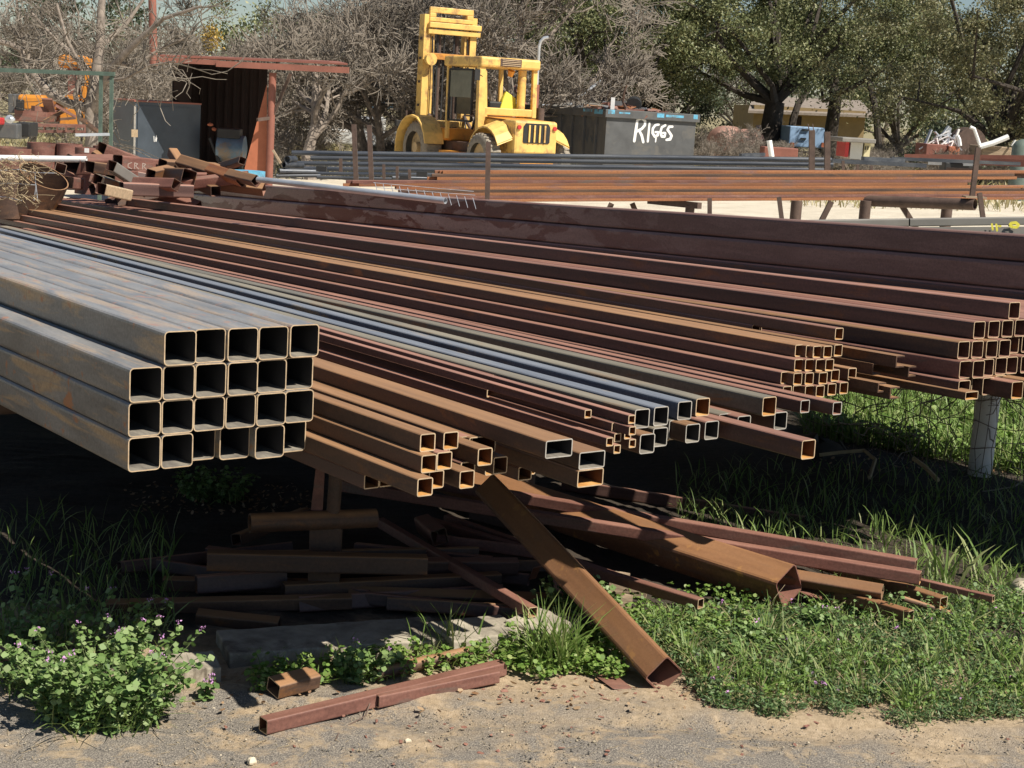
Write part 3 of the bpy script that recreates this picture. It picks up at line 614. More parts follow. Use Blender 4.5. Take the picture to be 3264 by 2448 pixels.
for p, q, z, w_, mt, lab in scr:
    if 'highest brown' in lab:
        tube2(atz(660, 1785, .20), atz(1360, 1800, .19), .065, .07, lab, gS, mo=mt, mi='maroon', mr='rust'); continue
    tube2(atz(*p, z*.4)+Vector((0, .36, 0)), atz(*q, z*.4+random.uniform(-.01, .015))+Vector((0, .36, 0)), w_, w_, lab, gS, mo=mt, mi='maroon', mr='rust', roll=random.uniform(-25, 25)).rotation_euler.z += random.uniform(-.09, .09)
for k in range(9):
    p = atz(650+random.random()*1000, 1800+random.random()*150, .04); a = random.uniform(-.3, .3); d = Vector((math.cos(a), math.sin(a), random.uniform(-.02, .03)))
    tube2(p-d*.45, p+d*.45, .05, .05, 'offcut tube buried in the dark middle of the shaded heap', gS+' (buried)', mo=random.choice(['maroon', 'rust']), mi='maroon', mr='rust', roll=random.uniform(-30, 30))
#PART2
# ------------------------------------------------------------------ orange rack in the yard
def lab(o, l, c, g=None): return tag(o, l, c, g)
def row_pieces(name, a, b_, w_, h_, mt, label, group, mi='maroon', mr='rust', L=None, t=.002):
    d = b_-a; L = d.length
    return tube2(a, b_, w_, h_, label, group, mo=mt, mi=mi, mr=mr, t=t)
oA, oB = aty(1200, 640, 14.6), aty(3180, 632, 16.0); oD = (oB-oA).normalized(); oN = Vector((-oD.y, oD.x, 0)).normalized()
gO = 'thin orange rusty tubes stacked on the yard rack'
sz = .0285
for r in range(10):
    for k in range(5):
        if r < 9 and k > 1: continue
        st = [1330, 1300, 1290, 1270, 1250, 1120, 1125, 1370, 1390, 1395][r]+random.uniform(-25, 25)
        a = oA+oD*((st-1200)*15/5000)+oN*k*(sz+.001)+Vector((0, 0, r*(sz+.0006)+random.uniform(0, .001)))
        tube2(a, a+oD*(6.35+random.uniform(-.12, .12) if r < 5 else 6.1+random.uniform(-.1, .1)-(st-1200)*.0006), sz, sz,
              f'thin rusty tube, {["front", "inner"][min(k, 1)]} one in layer {r+1} from the bottom of the long orange bundle', gO, mo=['orange', 'redbrown', 'orange', 'rust', 'orange', 'orange', 'redbrown', 'orange', 'rust', 'orange'][r], mi='maroon', mr='rust', t=.002, roll=random.uniform(-1, 1))
rk2 = empty('yard_rack', (0, 15.5, 0), 0, 'dark welded pipe rack with slanted braces holding the orange tubes in the yard', 'rack')
def W2(o): return W(o, rk2)
for (u, v, Y, e) in ((2540, 640, 15.3, 0), (2760, 640, 15.6, 0), (3020, 650, 15.6, 0), (2200, 655, 15.3, 0)):
    p = aty(u, v, Y); W2(MB().cyl((p.x, p.y, -.3), (p.x, p.y, p.z), .055 if u != 2200 else .045, n=14).obj('post', [M['darkpost']], rk2, True))
p, q = aty(2760, 640, 15.7), aty(3108, 652, 15.0); W2(MB().pipe(p, q, .055, .006).obj('cross_beam', [M['darkpost']], rk2, True))
p, q = aty(2070, 640, 15.7), aty(2230, 656, 15.2); W2(MB().beam(p, q, .06).obj('cross_beam', [M['darkpost']], rk2))
for (a, b_) in (((2650, 642), (2590, 760)), ((2870, 648), (2940, 760)), ((1950, 648), (1925, 700)), ((2015, 648), (2045, 720))):
    W2(MB().beam(aty(*a, 15.5), aty(*b_, 15.5), .05).obj('brace', [M['darkpost']], rk2))
p = aty(3108, 652, 15.0); W2(MB().bb((p.x-.1, p.y-.02, p.z+.06), (p.x+.1, p.y+.12, p.z+.075)).obj('top_plate', [M['wood']], rk2))
def stake(u0, v0, u1, v1, Y, w_, label, mt='darkpost'):
    p, q = aty(u0, v0, Y), aty(u1, v1, Y); q = p+(q-p)*1.0
    o = MB().beam(q, p, w_).obj('steel_stake', [M[mt]]); return tag(o, label, 'steel stake')
for t_ in [(1557, 452, 1553, 640, 14.4, .045, 'tall rusty stake rising in front of the forklift wheel'), (1128, 396, 1135, 575, 17.5, .05, 'left one of two rusty stakes left of the forklift'),
           (1177, 398, 1184, 577, 17.5, .05, 'right one of two rusty stakes left of the forklift'), (2588, 415, 2587, 575, 17.5, .06, 'stake with wires tied at its top in front of the blue trailer'),
           (2637, 420, 2637, 575, 17.5, .06, 'plain brown stake just right of the blue trailer'), (3118, 470, 3098, 630, 15.1, .045, 'leaning thin stake at the right end of the orange bundle'),
           (3122, 615, 3134, 700, 14.4, .04, 'short leaning stake right of the rack pipe end'), (2262, 632, 2262, 690, 13.4, .035, 'short stake below the middle of the orange bundle'),
           (2483, 628, 2492, 700, 13.4, .035, 'short stake with wire below the orange bundle, left of a rack post'), (1086, 505, 1086, 548, 18, .035, 'short stub among the black pipes at the left, nearest the tall stakes'),
           (1223, 524, 1224, 570, 17, .03, 'first short stub in front of the black pipes'), (1266, 530, 1266, 570, 17, .03, 'second short stub in front of the black pipes'),
           (1305, 540, 1306, 570, 17, .03, 'third short stub in front of the black pipes'), (2687, 512, 2688, 556, 17.5, .03, 'short stub right of the two stakes by the trailer'),
           (2733, 525, 2734, 556, 17.5, .03, 'second short stub right of the two stakes by the trailer'), (2777, 528, 2778, 556, 17.5, .03, 'third short stub right of the two stakes by the trailer')]: stake(*t_)
o = MB().path([aty(2575, 395, 17.4), aty(2580, 417, 17.4), aty(2594, 418, 17.4), aty(2590, 395, 17.4)], .006).obj('wire', [M['wire']]); tag(o, 'twisted wire tied round the stake before the blue trailer', 'wire')
# black pipes behind
gK = 'long black round pipes on the far yard rack'
k0 = 0
for r, (v, us, ue) in enumerate([(487, 930, 2650), (503, 990, 2655), (520, 935, 2640), (537, 910, 2850), (552, 1000, 2930)]):
    for k in range(3):
        Y = 19.2-.10*r+k*.12
        if k and r > 1: continue
        a, b_ = aty(us+k*18, v+((us-930)*.013), Y), aty(ue-k*12, v+(ue-930)*.013-(r > 2)*6, Y+.3)
        a.z += k*.0; o = MB().pipe(a, b_, .029 if r < 4 else .022, .005).obj('black_pipe', [M['blackpipe']], None, True)
        tag(o, ['long black pipe in the front face of the dark pipe stack, layer %s from top' % NTH[r], 'long black pipe at the rear of the dark pipe stack, layer %s from top' % NTH[r]][k > 0], 'steel pipe', gK)
for i, (u0, v0, u1, v1, r_, lb) in enumerate([(905, 525, 965, 527, .035, 'black pipe stub end left of the black pipes, upper'), (890, 545, 1012, 548, .03, 'black pipe stub left of the black pipes, lower'), (915, 508, 940, 508, .04, 'fat black pipe end at the left of the stack'),
                                             (880, 560, 1020, 560, .022, 'thin greenish black pipe below the black pipe stubs'), (1010, 565, 1370, 573, .02, 'thin black pipe running toward the orange tubes'), (1250, 566, 1420, 570, .022, 'black pipe piece above the orange tube ends')]):
    o = MB().pipe(aty(u0, v0, 18.3), aty(u1, v1, 18.5), r_, .005).obj('black_pipe', [M['blackpipe']], None, True); tag(o, lb, 'steel pipe')
for u, v in ((1345, 555), (1290, 568), (1025, 498+40)):
    o = MB().bb(aty(u-18, v+8, 18), aty(u+18, v-8, 18.1)).obj('wood_chock', [M['black']]); tag(o, {1345: 'dark chock on top of the orange tube ends', 1290: 'dark chock left of the orange tube ends', 1025: 'dark chock among the black pipe stubs'}[u], 'wood block')
# galvanised pipe, wire mesh roll, grey beams
o = MB().pipe(aty(822, 572, 12.6), aty(1420, 640, 11.6), .024, .003).obj('galvanised_pipe', [M['galv']], None, True); tag(o, 'bright galvanised pipe lying behind the highest brown beam', 'pipe')
m_ = MB()
for i in range(13):
    u = 1195+i*26; v = 583+i*4; m_.path([aty(u, v, 12.4), aty(u+10, v+35, 12.2)], .003, 4)
m_.path([aty(1190, 582, 12.4), aty(1510, 610, 12.4)], .003, 4); m_.path([aty(1200, 598, 12.3), aty(1515, 622, 12.3)], .003, 4)
tag(m_.obj('wire_mesh', [M['galv']]), 'loose panel of thin wire mesh leaning behind the big beams', 'wire mesh')
gs = 'pale grey beams behind the right side'
tube2(aty(2400, 716, 11.2), aty(2895, 709, 11.2), .06, .055, 'pale grey beam, left of two lying end to end behind the big beams', gs, mo='greybeam', mi='black', mr='greybeam')
tube2(aty(2899, 709, 11.1), aty(3500, 700, 11.0), .06, .055, 'pale grey beam, right of two lying end to end behind the big beams', gs, mo='greybeam', mi='black', mr='greybeam')
pl = empty('marked_plate', aty(3200, 728, 10.6), 0, 'grey steel plate with yellow paint marks at the right edge', 'steel plate')
def Wp(o, e): o.matrix_parent_inverse = Matrix.Translation(-Vector(e.location)); return o
a, b_ = aty(2900, 762, 10.7), aty(3600, 716, 10.7); Wp(MB().prism([a, aty(3600, 762, 10.7), aty(3600, 722, 10.7), aty(2900, 724, 10.7)], (0, .01, 0)).obj('plate', [M['greybeam']], pl), pl)
def strokes(m_, polys, org, ex, ez, nrm, wdt, off=.004):
    """flat painted strokes: polylines in plane coordinates, round-ended ribbons standing proud by off"""
    for pl_ in polys:
        P = [Vector((p[0], p[1])) for p in pl_]
        for i, p in enumerate(P):
            ws = (pl_[i][2] if len(pl_[i]) > 2 else 1)*wdt
            c = [p+Vector((math.cos(t)*ws/2, math.sin(t)*ws/2)) for t in [2*math.pi*j/10 for j in range(10)]]
            m_.add([org+ex*q.x+ez*q.y+nrm*(off+.0003*(i % 3)) for q in c], [tuple(range(10))])
        for i in range(len(P)-1):
            d = (P[i+1]-P[i]); n_ = Vector((-d.y, d.x)).normalized()
            w0 = (pl_[i][2] if len(pl_[i]) > 2 else 1)*wdt/2; w1 = (pl_[i+1][2] if len(pl_[i+1]) > 2 else 1)*wdt/2
            m_.add([org+ex*q.x+ez*q.y+nrm*(off+.0012+.0003*(i % 2)) for q in (P[i]+n_*w0, P[i]-n_*w0, P[i+1]-n_*w1, P[i+1]+n_*w1)], [(0, 1, 2, 3)])
m_ = MB(); A_ = aty(3150, 728, 10.68); strokes(m_, [[(.02, .03), (.03, -.005)], [(.05, .03), (.06, -.01)], [(.07, .02), (.08, .02)]], A_, Vector((1, 0, 0)), Vector((0, 0, 1)), Vector((0, -1, 0)), .014)
strokes(m_, [[(.14, .03), (.16, .02), (.19, .02), (.2, .035), (.18, .05), (.15, .045), (.14, .03)]], A_, Vector((1, 0, 0)), Vector((0, 0, 1)), Vector((0, -1, 0)), .02)
Wp(m_.obj('yellow_marking', [M['yelmark']], pl), pl)

# ------------------------------------------------------------------ forklift
M['cream_rim'] = plain('dusty_pale_rim', (.52, .38, .20), .7, 0, .2, 6, .1, dirt=(.25, .18, .1))
def build_forklift():
    base = aty(1648, 583, 37); T_ = empty('forklift', base, R_(32), 'big weathered yellow forklift truck with raised mast and open cab, seen from behind', 'forklift')
    P = T_; y = [M['yellow']]
    def part(mb, name, mats, bev=0, smooth=False, par=None): return mb.obj(name, mats, par or P, smooth, bev)
    part(MB().bb((-.58, -.72, .68), (.58, 1.0, 1.46)), 'engine_hood', y, .07)
    part(MB().prism([(-.60, -.2, 1.462), (-.60, 1.0, 1.5), (-.60, 1.0, 1.462)], (1.2, 0, 0)), 'hood_lid', [M['yellow2']])
    part(MB().bb((-.62, -.78, .34), (.62, -.45, .675)), 'counterweight', [M['darkpost']], .03)
    m_ = MB().prism([(x_, -.735, z_) for x_, z_ in ((-.36, .98), (-.33, .95), (.33, .95), (.36, .98), (.36, 1.32), (.30, 1.4), (-.30, 1.4), (-.36, 1.32))], (0, .012, 0)); g_ = part(m_, 'grille_opening', [M['black']])
    for i in range(4):
        x = -.21+i*.14; part(MB().bb((x-.022, -.765, .97), (x+.022, -.738, 1.36)), 'grille_bar', y, .006, par=g_)
    for sx_ in (-1, 1):
        # rear fender: arched sheet that tapers down to the back
        m_ = MB(); pr = []
        for k in range(11):
            a = R_(150-k*16); pr.append((.74*math.cos(a), .55+.76*max(math.sin(a), -.12)))
        for k in range(10):
            (y0, z0_), (y1, z1_) = pr[k], pr[k+1]; xo = .98; xi = .585
            m_.add([(sx_*xi, y0, z0_+.12), (sx_*xo, y0, z0_-.03), (sx_*xo, y1, z1_-.03), (sx_*xi, y1, z1_+.12), (sx_*xi, y0, z0_+.08), (sx_*xo, y0, z0_-.07), (sx_*xo, y1, z1_-.07), (sx_*xi, y1, z1_+.08)],
                   [(0, 1, 2, 3), (7, 6, 5, 4), (1, 5, 6, 2), (0, 3, 7, 4)])
        part(m_, 'rear_fender', y, smooth=True)
        m_ = MB()
        for k in range(9):
            a0, a1 = R_(170-k*20), R_(150-k*20)
            for (xa, xb) in ((.78, 1.3),):
                f_ = lambda a, r: (3.0+r*math.cos(a), .62+r*math.sin(a))
                (y0, z0_), (y1, z1_) = f_(a0, .80), f_(a1, .80); (y2, z2_), (y3, z3_) = f_(a0, .76), f_(a1, .76)
                m_.add([(sx_*xa, y0, z0_), (sx_*xb, y0, z0_), (sx_*xb, y1, z1_), (sx_*xa, y1, z1_), (sx_*xa, y2, z2_), (sx_*xb, y2, z2_), (sx_*xb, y3, z3_), (sx_*xa, y3, z3_)], [(0, 1, 2, 3), (7, 6, 5, 4), (1, 5, 6, 2), (0, 3, 7, 4)])
            if k == 8: break
        ff = part(m_, 'front_fender', y, smooth=True)
        for k in range(3):
            a = R_(75-k*16); part(MB().box((sx_*1.04, 3.0+.806*math.cos(a), .62+.806*math.sin(a)), (.36, .035, .012), Matrix.Rotation(a-R_(90), 3, 'X')), 'vent_slot', [M['black']], par=ff)
        for (wy, wr, ww) in ((0, .55, .36), (3.0, .63, .5)):
            m_ = MB(); n = 28; prof = [(-.5, .62), (-.5, .86), (-.40, .97), (-.15, 1), (.15, 1), (.40, .97), (.5, .86), (.5, .62)]
            vs = []
            for (px_, rr) in prof:
                for k in range(n):
                    a = 2*math.pi*k/n; vs.append((sx_*.95+px_*ww, wy+wr*rr*math.cos(a), wr+wr*rr*math.sin(a)))
            fs = [(i*n+k, i*n+(k+1) % n, (i+1)*n+(k+1) % n, (i+1)*n+k) for i in range(len(prof)-1) for k in range(n)]
            m_.add(vs, fs)
            for k in range(n):
                a = 2*math.pi*(k+.5)/n; m_.box((sx_*.95, wy+wr*math.cos(a)*1.0, wr+wr*math.sin(a)*1.0), (ww*.75, .035, .05), Matrix.Rotation(a, 3, 'X'))
            wh = empty('wheel', (0, 0, 0)); wh.parent = P
            part(m_, 'tyre', [M['tyre']], smooth=True, par=wh)
            m_ = MB().cyl((sx_*(.95+ww*.18), wy, wr), (sx_*(.95-ww*.35), wy, wr), wr*.63, n=24).cyl((sx_*(.95+ww*.18), wy, wr), (sx_*(.95+ww*.42), wy, wr), wr*.2, n=14)
            part(m_, 'rim', [M['cream_rim']], smooth=True, par=wh)
    part(MB().bb((-.6, .9, .35), (.6, 3.5, .85)), 'chassis', [M['darkpost']], .02)
    part(MB().bb((-.95, 1.15, .55), (-.62, 2.15, .62)).bb((-.9, 1.2, .3), (-.62, 1.25, .6)), 'step', [M['yellow2']])
    part(MB().bb((-.78, 2.2, .85), (.78, 2.75, 1.15)), 'cab_front_panel', [M['yellow2']], .03)
    part(MB().bb((-.62, .6, 1.52), (.80, .74, 1.70)), 'rear_rail', y, .02)
    # roof with valance
    part(MB().bb((-.82, .55, 2.62), (.82, 2.35, 2.86)), 'cab_roof', y, .05)
    v_ = part(MB().bb((-.30, .535, 2.66), (.27, .548, 2.84)), 'roof_vent', [M['darkpost']])
    for k in range(4): part(MB().bb((-.26, .52, 2.68+k*.04), (.23, .534, 2.695+k*.04)), 'louvre', [M['rim']], par=v_)
    for x, yy, z0_, w_ in ((-.73, .68, 1.0, .17), (.73, .68, 1.5, .12), (-.73, 2.22, .9, .1), (.73, 2.22, .9, .1)):
        part(MB().beam((x, yy-.05, z0_), (x, yy, 2.63), w_, w_*.8, up=(0, 1, 0)), 'cab_post', y, .015)
    part(MB().beam((-.60, .62, 1.3), (-.66, .66, 2.55), .12, .05, up=(0, 1, 0)), 'cab_post', y, .01)
    for (a, b_) in (((-.76, 1.0), (-.76, 2.1)),):
        fr = MB(); zb, zt = 1.35, 2.55
        fr.beam((a[0], a[1], zb), (a[0], a[1], zt), .05).beam((b_[0], b_[1], zb), (b_[0], b_[1], zt), .05).beam((a[0], a[1], zb), (b_[0], b_[1], zb), .05).beam((a[0], a[1], zt), (b_[0], b_[1], zt), .05)
        wf = part(fr, 'side_window', [M['black']]); part(MB().bb((a[0]-.004, a[1], 1.9), (a[0]+.004, b_[1], zt)), 'pane', [M['glassy']], par=wf)
    fr = MB().beam((-.5, 2.24, 1.5), (-.5, 2.24, 2.5), .04).beam((-.05, 2.24, 1.5), (-.05, 2.24, 2.5), .04).beam((-.5, 2.24, 2.5), (-.05, 2.24, 2.5), .04)
    wf = part(fr, 'front_window', [M['black']]); part(MB().bb((-.5, 2.236, 1.5), (-.05, 2.244, 2.5)), 'pane', [M['glassy']], par=wf)
    part(MB().cyl((.47, .8, 1.5), (.47, .8, 2.6), .1, n=18), 'air_cleaner', y, smooth=True)
    part(MB().bb((-.3, 1.0, 1.3), (.25, 1.5, 1.45)).bb((-.3, .95, 1.45), (.25, 1.08, 1.85)), 'seat', [M['black']], .04)
    part(MB().prism([(-.05, .9, 1.6), (.42, .9, 1.6), (.42, .95, 1.95), (.15, .95, 2.1), (.05, .95, 1.9)], (0, .12, 0)), 'seat_cover', [M['yelmark']], .02)
    st = MB(); st.cyl((-.05, 2.15, 1.15), (-.05, 1.9, 1.62), .03)
    for k in range(16):
        a0, a1 = 2*math.pi*k/16, 2*math.pi*(k+1)/16; f_ = lambda a: (-.05+.2*math.cos(a), 1.9+.07*math.sin(a), 1.62+.19*math.sin(a)); st.path([f_(a0), f_(a1)], .018, 6)
    part(st, 'steering_wheel', [M['black']])
    part(MB().path([(.95, .9, .9), (.95, .9, 2.3)], .07, 10), 'exhaust_muffler', [M['shed']], smooth=True)
    part(MB().path([(.95, .9, 2.3), (.95, .9, 3.2), (.97, .87, 3.32), (1.03, .82, 3.4), (1.12, .78, 3.42)], .04, 10), 'exhaust_pipe', [M['galv']], smooth=True)
    part(MB().cyl((1.0, .75, .9), (1.0, .75, 1.75), .1, n=14), 'hydraulic_tank', [M['darkpost']], smooth=True)
    part(MB().cyl((.1, .75, 2.45), (.1, .7, 2.58), .06, .09), 'work_light', [M['yellow2']])
    part(MB().bb((-.79, .78, 1.46), (-.77, 1.3, 1.5)).bb((-.6, .2, 1.462), (-.58, .9, 1.475)), 'hinge', [M['darkpost']])
    for x in (-.48, .48): part(MB().cyl((x, -.72, 1.3), (x, -.76, 1.3), .05, n=14), 'tail_lamp', [M['red']])
    part(MB().bb((-.45, -.80, .42), (.45, -.785, .6)), 'number_panel', [M['yellow2']])
    part(MB().path([(-.8, .5, 2.4), (-1.0, .35, 2.45)], .012, 5).bb((-1.1, .33, 2.3), (-.96, .35, 2.55)), 'mirror', [M['black']])
    # mast
    my = 3.55; mast = empty('mast', (0, 0, 0)); mast.parent = P; mast.scale = (1, 1, .955)
    for x in (-.66, .66):
        m_ = MB().bb((x-.09, my, .25), (x+.09, my+.02, 4.05)).bb((x-.09, my+.24, .25), (x+.09, my+.26, 4.05)).bb((x-(.09 if x < 0 else -.07), my+.02, .25), (x-(.07 if x < 0 else -.09), my+.24, 4.05))
        part(m_, 'outer_channel', y, par=mast)
        xi = x*.73; part(MB().bb((xi-.05, my+.03, .3), (xi+.05, my+.22, 4.15)), 'inner_channel', y, par=mast)
    part(MB().bb((-.62, my-.03, 3.88), (.62, my+.05, 3.99)).bb((-.62, my-.03, 4.1), (.62, my+.05, 4.25)).bb((-.62, my-.03, 3.99), (-.44, my+.05, 4.1)).bb((.44, my-.03, 3.99), (.62, my+.05, 4.1)), 'crosshead', y, .015, par=mast)
    part(MB().bb((-.66, my-.12, 3.72), (.82, my-.02, 3.86)), 'upper_crossbar', y, .015, par=mast)
    part(MB().bb((-.66, my-.08, 3.56), (.82, my-.02, 3.69)), 'lower_crossbar', y, .015, par=mast)
    part(MB().bb((-.56, my-.04, 2.92), (.56, my+.02, 3.08)), 'tie_bar', [M['yellow2']], .01, par=mast)
    part(MB().bb((-.56, my-.04, 1.2), (.56, my+.02, 1.36)), 'tie_bar', y, .01, par=mast)
    for x in (-.3, -.12, .16): part(MB().bb((x-.02, my+.08, .8), (x+.02, my+.1, 3.7)), 'lift_chain', [M['black']], par=mast)
    for x in (-.22, .28): part(MB().cyl((x, my+.16, .3), (x, my+.16, 3.6), .05), 'lift_cylinder', [M['darkpost']], par=mast)
    part(MB().cyl((-.62, my-.22, 2.78), (-.62, my-.1, 2.78), .15, n=18), 'head_lamp', y, smooth=True)
    for x in (-.5, .5):
        part(MB().path([(x, my+.02, 3.5), (x+.03, my-.05, 2.6), (x*.9, my-.1, 1.6), (x*.8, my-.35, 1.0)], .018, 6), 'hydraulic_hose', [M['black']], par=mast)
        part(MB().cyl((x, 2.7, .8), (x, my, 1.5), .045), 'tilt_cylinder', [M['darkpost']], par=mast)
    for z_ in (1.7, 2.3, 2.9, 3.4):
        for x in (-.757, .757): part(MB().bb((x-.012, my+.08, z_), (x+.012, my+.18, z_+.06)), 'bolt_plate', [M['darkpost']], par=mast)
    part(MB().bb((-1.25, my+.3, .4), (1.25, my+.4, .55)).bb((-1.25, my+.3, 1.1), (1.25, my+.4, 1.25)).bb((-1.2, my+.29, .55), (-.7, my+.38, 1.1)), 'carriage', [M['black']], .01)
    for x in (-.85, .85): part(MB().bb((x-.08, my+.4, .15), (x+.08, my+.47, 1.5)).bb((x-.08, my+.4, .15), (x+.08, my+1.7, .21)), 'fork', [M['darkpost']])
build_forklift()

# ------------------------------------------------------------------ dumpster with scrap
def build_bin():
    fl = aty(1920, 580, 39.5); top = 1.93-(347-349)*39.5/5000-fl.z
    th = R_(22); T_ = empty('dumpster', fl, -0.0+th, 'dark grey roll-off scrap dumpster with white hand-painted lettering on its end', 'dumpster')
    Wd, Ln = 2.5, 6.4
    ring = MB().bb((0, 0, .42), (Wd, .06, top-.2)).bb((0, Ln-.06, .42), (Wd, Ln, top-.2)).bb((0, .06, .42), (.06, Ln-.06, top-.2)).bb((Wd-.06, .06, .42), (Wd, Ln-.06, top-.2)).bb((0, 0, .36), (Wd, Ln, .415))
    ring.obj('body', [M['bindark']], T_)
    MB().bb((-.07, -.07, top-.2), (Wd+.07, .07, top)).bb((-.07, .07, top-.2), (.07, Ln, top)).bb((Wd-.07, .07, top-.2), (Wd+.07, Ln, top)).bb((-.07, Ln, top-.2), (Wd+.07, Ln+.07, top)).obj('top_rim', [M['bindark']], T_, bevel=.01)
    MB().bb((.0, -.072, top-.11), (.18, -.0705, top-.01)).bb((1.35, -.072, top-.13), (1.55, -.0705, top-.03)).bb((1.6, -.073, top-.11), (2.1, -.0705, top-.05)).bb((2.38, -.072, top-.12), (2.5, -.0705, top-.01)).bb((.3, -.072, top-.09), (.6, -.0705, top-.05)).obj('blue_paint_remnant', [M['bluepaint']], T_)
    MB().bb((-.0725, .1, top-.13), (-.071, .6, top-.02)).bb((-.0725, .75, top-.09), (-.071, 1.3, top-.02)).obj('blue_paint_remnant', [M['bluepaint']], T_)
    MB().bb((-.03, -.03, .40), (Wd+.03, -.001, .52)).obj('base_beam', [M['bindark']], T_)
    for x in (0, .85, 1.6, 2.38): MB().bb((x, -.035, .1), (x+.12, 0.3, .395)).obj('base_post', [M['bindark']], T_)
    MB().bb((.82, -.036, .30), (1.35, -.0315, .53)).bb((.9, -.04, .12), (1.0, -.036, .35)).obj('rust_patch', [M['rust']], T_)
    for y in [.5+k*.75 for k in range(8)]: MB().bb((-.05, y, .42), (-.001, y+.1, top-.21)).obj('side_rib', [M['bindark']], T_)
    # hand painted letters, coordinates in metres on the end face
    k = 2.5/800
    def z(x, y): return ((x-742)*k, (945-y)*.002857+.70)
    L_ = [[(1012, 640, .9), (1006, 720, 1.2), (998, 822, 1.1)], [(1016, 636, 1), (1050, 622, 1), (1082, 645, 1), (1082, 680, 1), (1058, 712, 1), (1020, 736, 1)], [(1034, 728, .9), (1060, 770, 1.1), (1078, 826, 1.1)],
          [(1122, 662, .8), (1120, 740, .9), (1118, 820, .9)],
          [(1205, 668, .9), (1175, 675, .9), (1155, 705, 1), (1155, 745, 1), (1178, 775, 1), (1205, 760, 1), (1205, 735, .9), (1180, 735, .8)], [(1190, 770, .7), (1188, 820, .5)],
          [(1265, 672, .9), (1235, 690, .9), (1225, 730, 1), (1240, 770, 1), (1265, 770, 1), (1270, 740, .9), (1250, 738, .8)],
          [(1330, 680, .9), (1300, 682, .9), (1288, 710, 1), (1310, 735, 1), (1328, 760, 1.1), (1318, 790, 1.1), (1285, 798, .9)]]
    for grp in ((0, 1, 2), (3,), (4, 5), (6,), (7,)):
        m_ = MB(); strokes(m_, [[(*z(p[0], p[1]), p[2]) for p in L_[q]] for q in grp], Vector((0, 0, 0)), Vector((1, 0, 0)), Vector((0, 0, 1)), Vector((0, -1, 0)), .066)
        m_.obj('painted_letter', [M['whitepaint']], T_)
    m_ = MB(); strokes(m_, [[(.75+i*.32, 1.25), (.75+i*.32, .95), (.9+i*.32, 1.1)] for i in range(2)], Vector((0, 0, 0)), Vector((0, 1, 0)), Vector((0, 0, 1)), Vector((-1, 0, 0)), .05)
    m_.obj('faint_letters', [M['cabinet']], T_)
    # scrap heap: many loose pieces, joined, plus some that can be told apart
    rot = Matrix.Rotation(th, 3, 'Z'); rr = random.Random(4)
    mats = ['rust', 'redbrown', 'galv', 'bindark', 'orange', 'wood', 'whitepipe']; heaps = {}
    for i in range(420):
        x, y = rr.uniform(.15, Wd-.15), rr.uniform(.15, Ln-.2); hgt = top-.25+.38*math.sin(math.pi*min(max(x/Wd, 0), 1))**.5*math.sin(math.pi*min(y/Ln+.05, 1))**.4*rr.uniform(.3, 1.1)
        mt = rr.choice(mats[:5]); q = Matrix.Rotation(rr.uniform(0, 6), 3, 'Z') @ Matrix.Rotation(rr.uniform(-.8, .8), 3, 'X')
        heaps.setdefault(mt, MB()).box(rot @ Vector((x, y, hgt))+fl, (rr.uniform(.08, .5), rr.uniform(.04, .2), rr.uniform(.01, .08)), q, jit=.02)
    hp = MB(); ms = [];
    for i, (mt, b) in enumerate(heaps.items()):
        ms.append(M[mt]); n = len(hp.v); hp.v += b.v; hp.f += [tuple(k_+n for k_ in f) for f in b.f]; hp.m += [i]*len(b.f)
    tag(hp.obj('scrap_metal', ms), 'mixed rusty scrap metal heaped inside the dark dumpster', None, None, 'stuff')
    def loc(x, y, z_): return rot @ Vector((x, y, z_))+fl
    o = MB().prism([loc(.2, 4.6, top-.05), loc(.1, 2.0, top-.02), loc(1.2, 2.4, top+.05), loc(.9, 3.6, top+.22)], (0, 0, .02)).obj('sheet_panel', [M['greybeam']]); tag(o, 'pale sheet metal panel lying on the scrap at the left of the dumpster', 'sheet metal')
    o = MB().cyl(loc(1.3, 1.2, top+.12), loc(1.45, 1.5, top+.18), .2, n=16).obj('tyre', [M['black']], None, True); tag(o, 'black tyre sitting on the scrap in the dumpster', 'tyre')
    o = MB().bb(loc(.55, 1.0, top-.02), loc(.7, 1.1, top+.3)).obj('white_box', [M['whitepaint']]); tag(o, 'upright white box left of the tyre in the dumpster', 'box')
    o = MB().path([loc(.75, .4, top-.02), loc(.6, .4, top+.2), loc(.62, .4, top+.45), loc(.68, .4, top+.62)], [.05, .03, .025, .02], 6).obj('bent_bar', [M['rust']]); tag(o, 'bent rusty bar sticking up from the front of the dumpster', 'scrap metal')
    o = MB().beam(loc(.2, 5.9, top-.05), loc(-.05, 6.3, top+.5), .18, .05).obj('bent_bar', [M['redbrown']]); tag(o, 'broad rusty strap rising at the far left end of the dumpster', 'scrap metal')
    o = MB().beam(loc(.3, 3.2, top), loc(1.4, 3.6, top+.75), .05).obj('bent_bar', [M['galv']]); tag(o, 'thin grey bar slanting up out of the dumpster', 'scrap metal')
build_bin()

